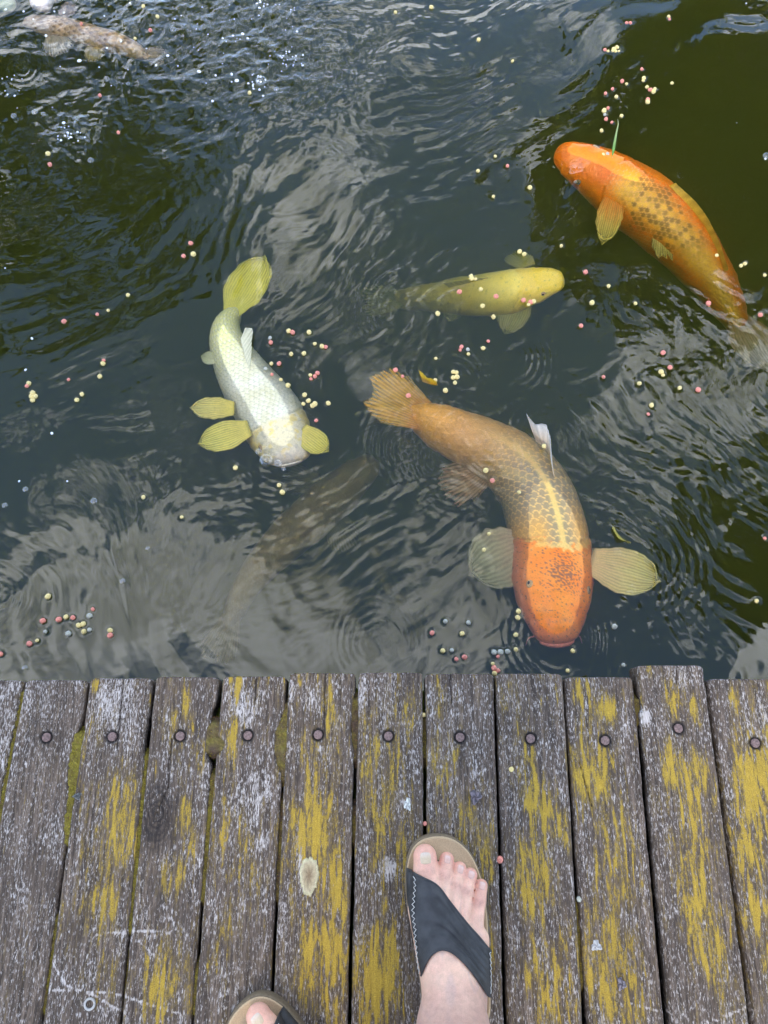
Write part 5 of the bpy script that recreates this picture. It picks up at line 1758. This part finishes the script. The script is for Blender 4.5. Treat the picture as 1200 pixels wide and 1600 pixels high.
FO = [(167, 75, 3), (262, 87, 4), (244, 102, 4), (189, 64, 4), (163, 25, 3), (229, 76, 3), (278, 103, 2), (124, 95, 5), (9, 15, 4), (37, 18, 3), (8, 142, 2), (12, 148, 3), (23, 150, 3), (30, 142, 2), (200, 109, 2), (174, 134, 2), (155, 105, 2), (94, 104, 2), (27, 169, 2), (82, 168, 2), (72, 56, 5), (203, 5, 4), (100, 20, 3), (85, 18, 3), (52, 30, 2),
      (311, 112, 5), (337, 118, 4), (362, 116, 4), (370, 126, 5), (362, 128, 3), (322, 130, 2), (332, 158, 4), (387, 60, 3), (364, 56, 3), (348, 60, 3), (379, 53, 4), (464, 50, 4), (452, 81, 4), (8, 419, 2), (50, 529, 4), (30, 752, 3), (105, 752, 3), (81, 677, 3), (1166, 5, 2), (1151, 192, 2), (1196, 248, 3), (40, 578, 3)]
FO += [(410 + rr.normal(0, 5), 6 + rr.normal(0, 4), rr.uniform(2, 4)) for _ in range(9)]
FO += [(406 + rr.normal(0, 9), 128 + rr.normal(0, 9), rr.uniform(1.5, 3.5)) for _ in range(22)]
FO += [(447 + rr.normal(0, 14), 97 + rr.normal(0, 9), rr.uniform(1.2, 3)) for _ in range(22)]
FO += [(rr.uniform(270, 470), rr.uniform(5, 105), rr.uniform(1.0, 2.2)) for _ in range(34)]
FO += [(110 + rr.normal(0, 13), 208 + rr.normal(0, 9), rr.uniform(1.5, 4)) for _ in range(20)]
FO += [(12 + rr.normal(0, 12), 123 + rr.normal(0, 4), rr.uniform(1, 2.5)) for _ in range(9)]
for px, py, r in FO:
    o = bpy.data.objects.new('foam_bubble', FOAM); sc.collection.objects.link(o)
    p = at(px, py, ZW); k = r * .00078
    o.location = p; o.scale = (k * rr.uniform(.7, 1.3), k * rr.uniform(.7, 1.3), k)
    o.rotation_euler = (0, 0, rr.uniform(0, 6))
    where = ('in the froth of the churned water at the top' if px > 255 and py < 175 else 'in the splash below the brown koi' if 80 < px < 150 and 175 < py < 245 else 'around the brown koi' if py < 175 and px < 256 else 'drifting alone on the open water')
    tag(o, 'tiny white foam bubble ' + where, 'bubble', 'white foam bubbles ' + where)

# ---- grass blade on the orange koi
g = [at(*q) for q in ((957, 243, ZW + .004), (960, 225, ZW + .006), (963, 208, ZW + .007), (966, 193, ZW + .006), (965, 186, ZW + .005))]
g = spline(np.array(g), 14)
wd = np.interp(np.linspace(0, 1, 14), [0, .15, .4, 1], [.0012, .0030, .0026, .0004])
V = np.concatenate([g + np.stack([-wd, wd * 0, wd * .4], -1), g - np.array([0, 0, .0004]), g + np.stack([wd, wd * 0, wd * .4], -1), g - np.array([0, 0, .0012])])
n = 14; k = np.arange(n - 1)
F = np.vstack([np.stack([a_ * n + k, a_ * n + k + 1, b_ * n + k + 1, b_ * n + k], -1) for a_, b_ in ((0, 1), (1, 2), (2, 3), (3, 0))])
bl_c = mix3((.10, .30, .03), (.42, .46, .22), np.tile(np.linspace(0, 1, n), 4))
tag(mesh_obj('grass_blade', V, F, vcol('grass_blade', .5, .1, 300), cols=bl_c), 'green grass blade lying across the orange koi back', 'grass blade')

# ---- litter on the planks
def crumb(name, px, py, rx_, ry_, hz, cols, label, cat, seed):
    n, m_ = 22, 7
    c0 = at(px, py, 0.001); a = np.linspace(0, 2 * pi, n, endpoint=False)
    V, C = [], []
    for q in np.linspace(0, 1, m_):
        for t in a:
            jag = 1 + .22 * sin(3 * t + seed) + .14 * sin(7 * t + 2 * seed)
            R_ = cos(q * pi / 2) * jag
            z = hz * sin(q * pi / 2) * (1 + .4 * sin(5 * t + seed * 3 + q * 4))
            V.append((c0[0] + rx_ * .00093 * R_ * cos(t), c0[1] + ry_ * .0009 * R_ * sin(t), max(z, 0) + .0004))
            C.append(np.array(cols[0]) + (np.array(cols[1]) - np.array(cols[0])) * (.5 + .5 * sin(4 * t + 6 * q + seed)))
    o = mesh_obj(name, np.array(V), [grid_faces(m_, n, True)[:, ::-1], np.array([list(range((m_ - 1) * n, m_ * n))])], vcol(name + '_surface', .6, .3, 900, .3), cols=np.array(C))
    tag(o, label, cat)


crumb('dried_petal', 743, 1245, 8, 10, .004, ((.05, .042, .05), (.22, .18, .20)), 'shrivelled purple petal on a plank above the sandal', 'petal', 1)
crumb('dried_petal', 971, 1538, 6, 8, .004, ((.06, .05, .06), (.28, .24, .26)), 'shrivelled dark purple petal on a plank right of the foot', 'petal', 2)
crumb('dried_petal', 932, 1478, 7, 7, .0015, ((.28, .27, .26), (.50, .49, .48)), 'flat pale silvery petal beside a gap right of the foot', 'petal', 3)
crumb('bird_dropping', 637, 1257, 5, 9, .0015, ((.30, .30, .26), (.75, .75, .70)), 'small white dropping on a plank above the sandal', 'dropping', 4)
crumb('snail_shell', 121, 1244, 6, 5, .005, ((.06, .06, .06), (.16, .17, .17)), 'tiny grey snail shell at a mossy gap on the left', 'shell', 5)
crumb('lichen_fleck', 1008, 1130, 5, 10, .0008, ((.55, .50, .46), (.72, .66, .62)), 'pale bare fleck on the edge of the longest plank', 'fleck', 6)
# a small white ring near the lower left
v, f = tube([(at(140, 1569, .002) + np.array([.0062 * cos(t), .0062 * sin(t), 0])) for t in np.linspace(0, 2 * pi, 25)], .0016, 6)
# tell apart pellets that share a description
byl = {}
for o in list(sc.objects):
    if o.get('category') == 'fish food': byl.setdefault(o['label'], []).append(o)
ORD = ['first', 'second', 'third', 'fourth', 'fifth', 'sixth', 'seventh', 'eighth']
for lb, os_ in byl.items():
    if len(os_) < 2: continue
    xs = [o.location.x for o in os_]; ys = [o.location.y for o in os_]
    horiz = (max(xs) - min(xs)) >= (max(ys) - min(ys))
    os_.sort(key=lambda o: o.location.x if horiz else -o.location.y)
    for i, o in enumerate(os_):
        if len(os_) == 2: w_ = ('left', 'right')[i] if horiz else ('upper', 'lower')[i]
        elif len(os_) == 3: w_ = ('leftmost', 'middle', 'rightmost')[i] if horiz else ('topmost', 'middle', 'lowest')[i]
        else: w_ = ORD[i] + ('-from-left' if horiz else '-from-top')
        o['label'] = w_ + ' ' + lb
tag(mesh_obj('plastic_ring', v, f, plain('white_plastic', (.42, .40, .37), .5, .2)), 'small whitish ring lying on a plank at the lower left', 'ring')
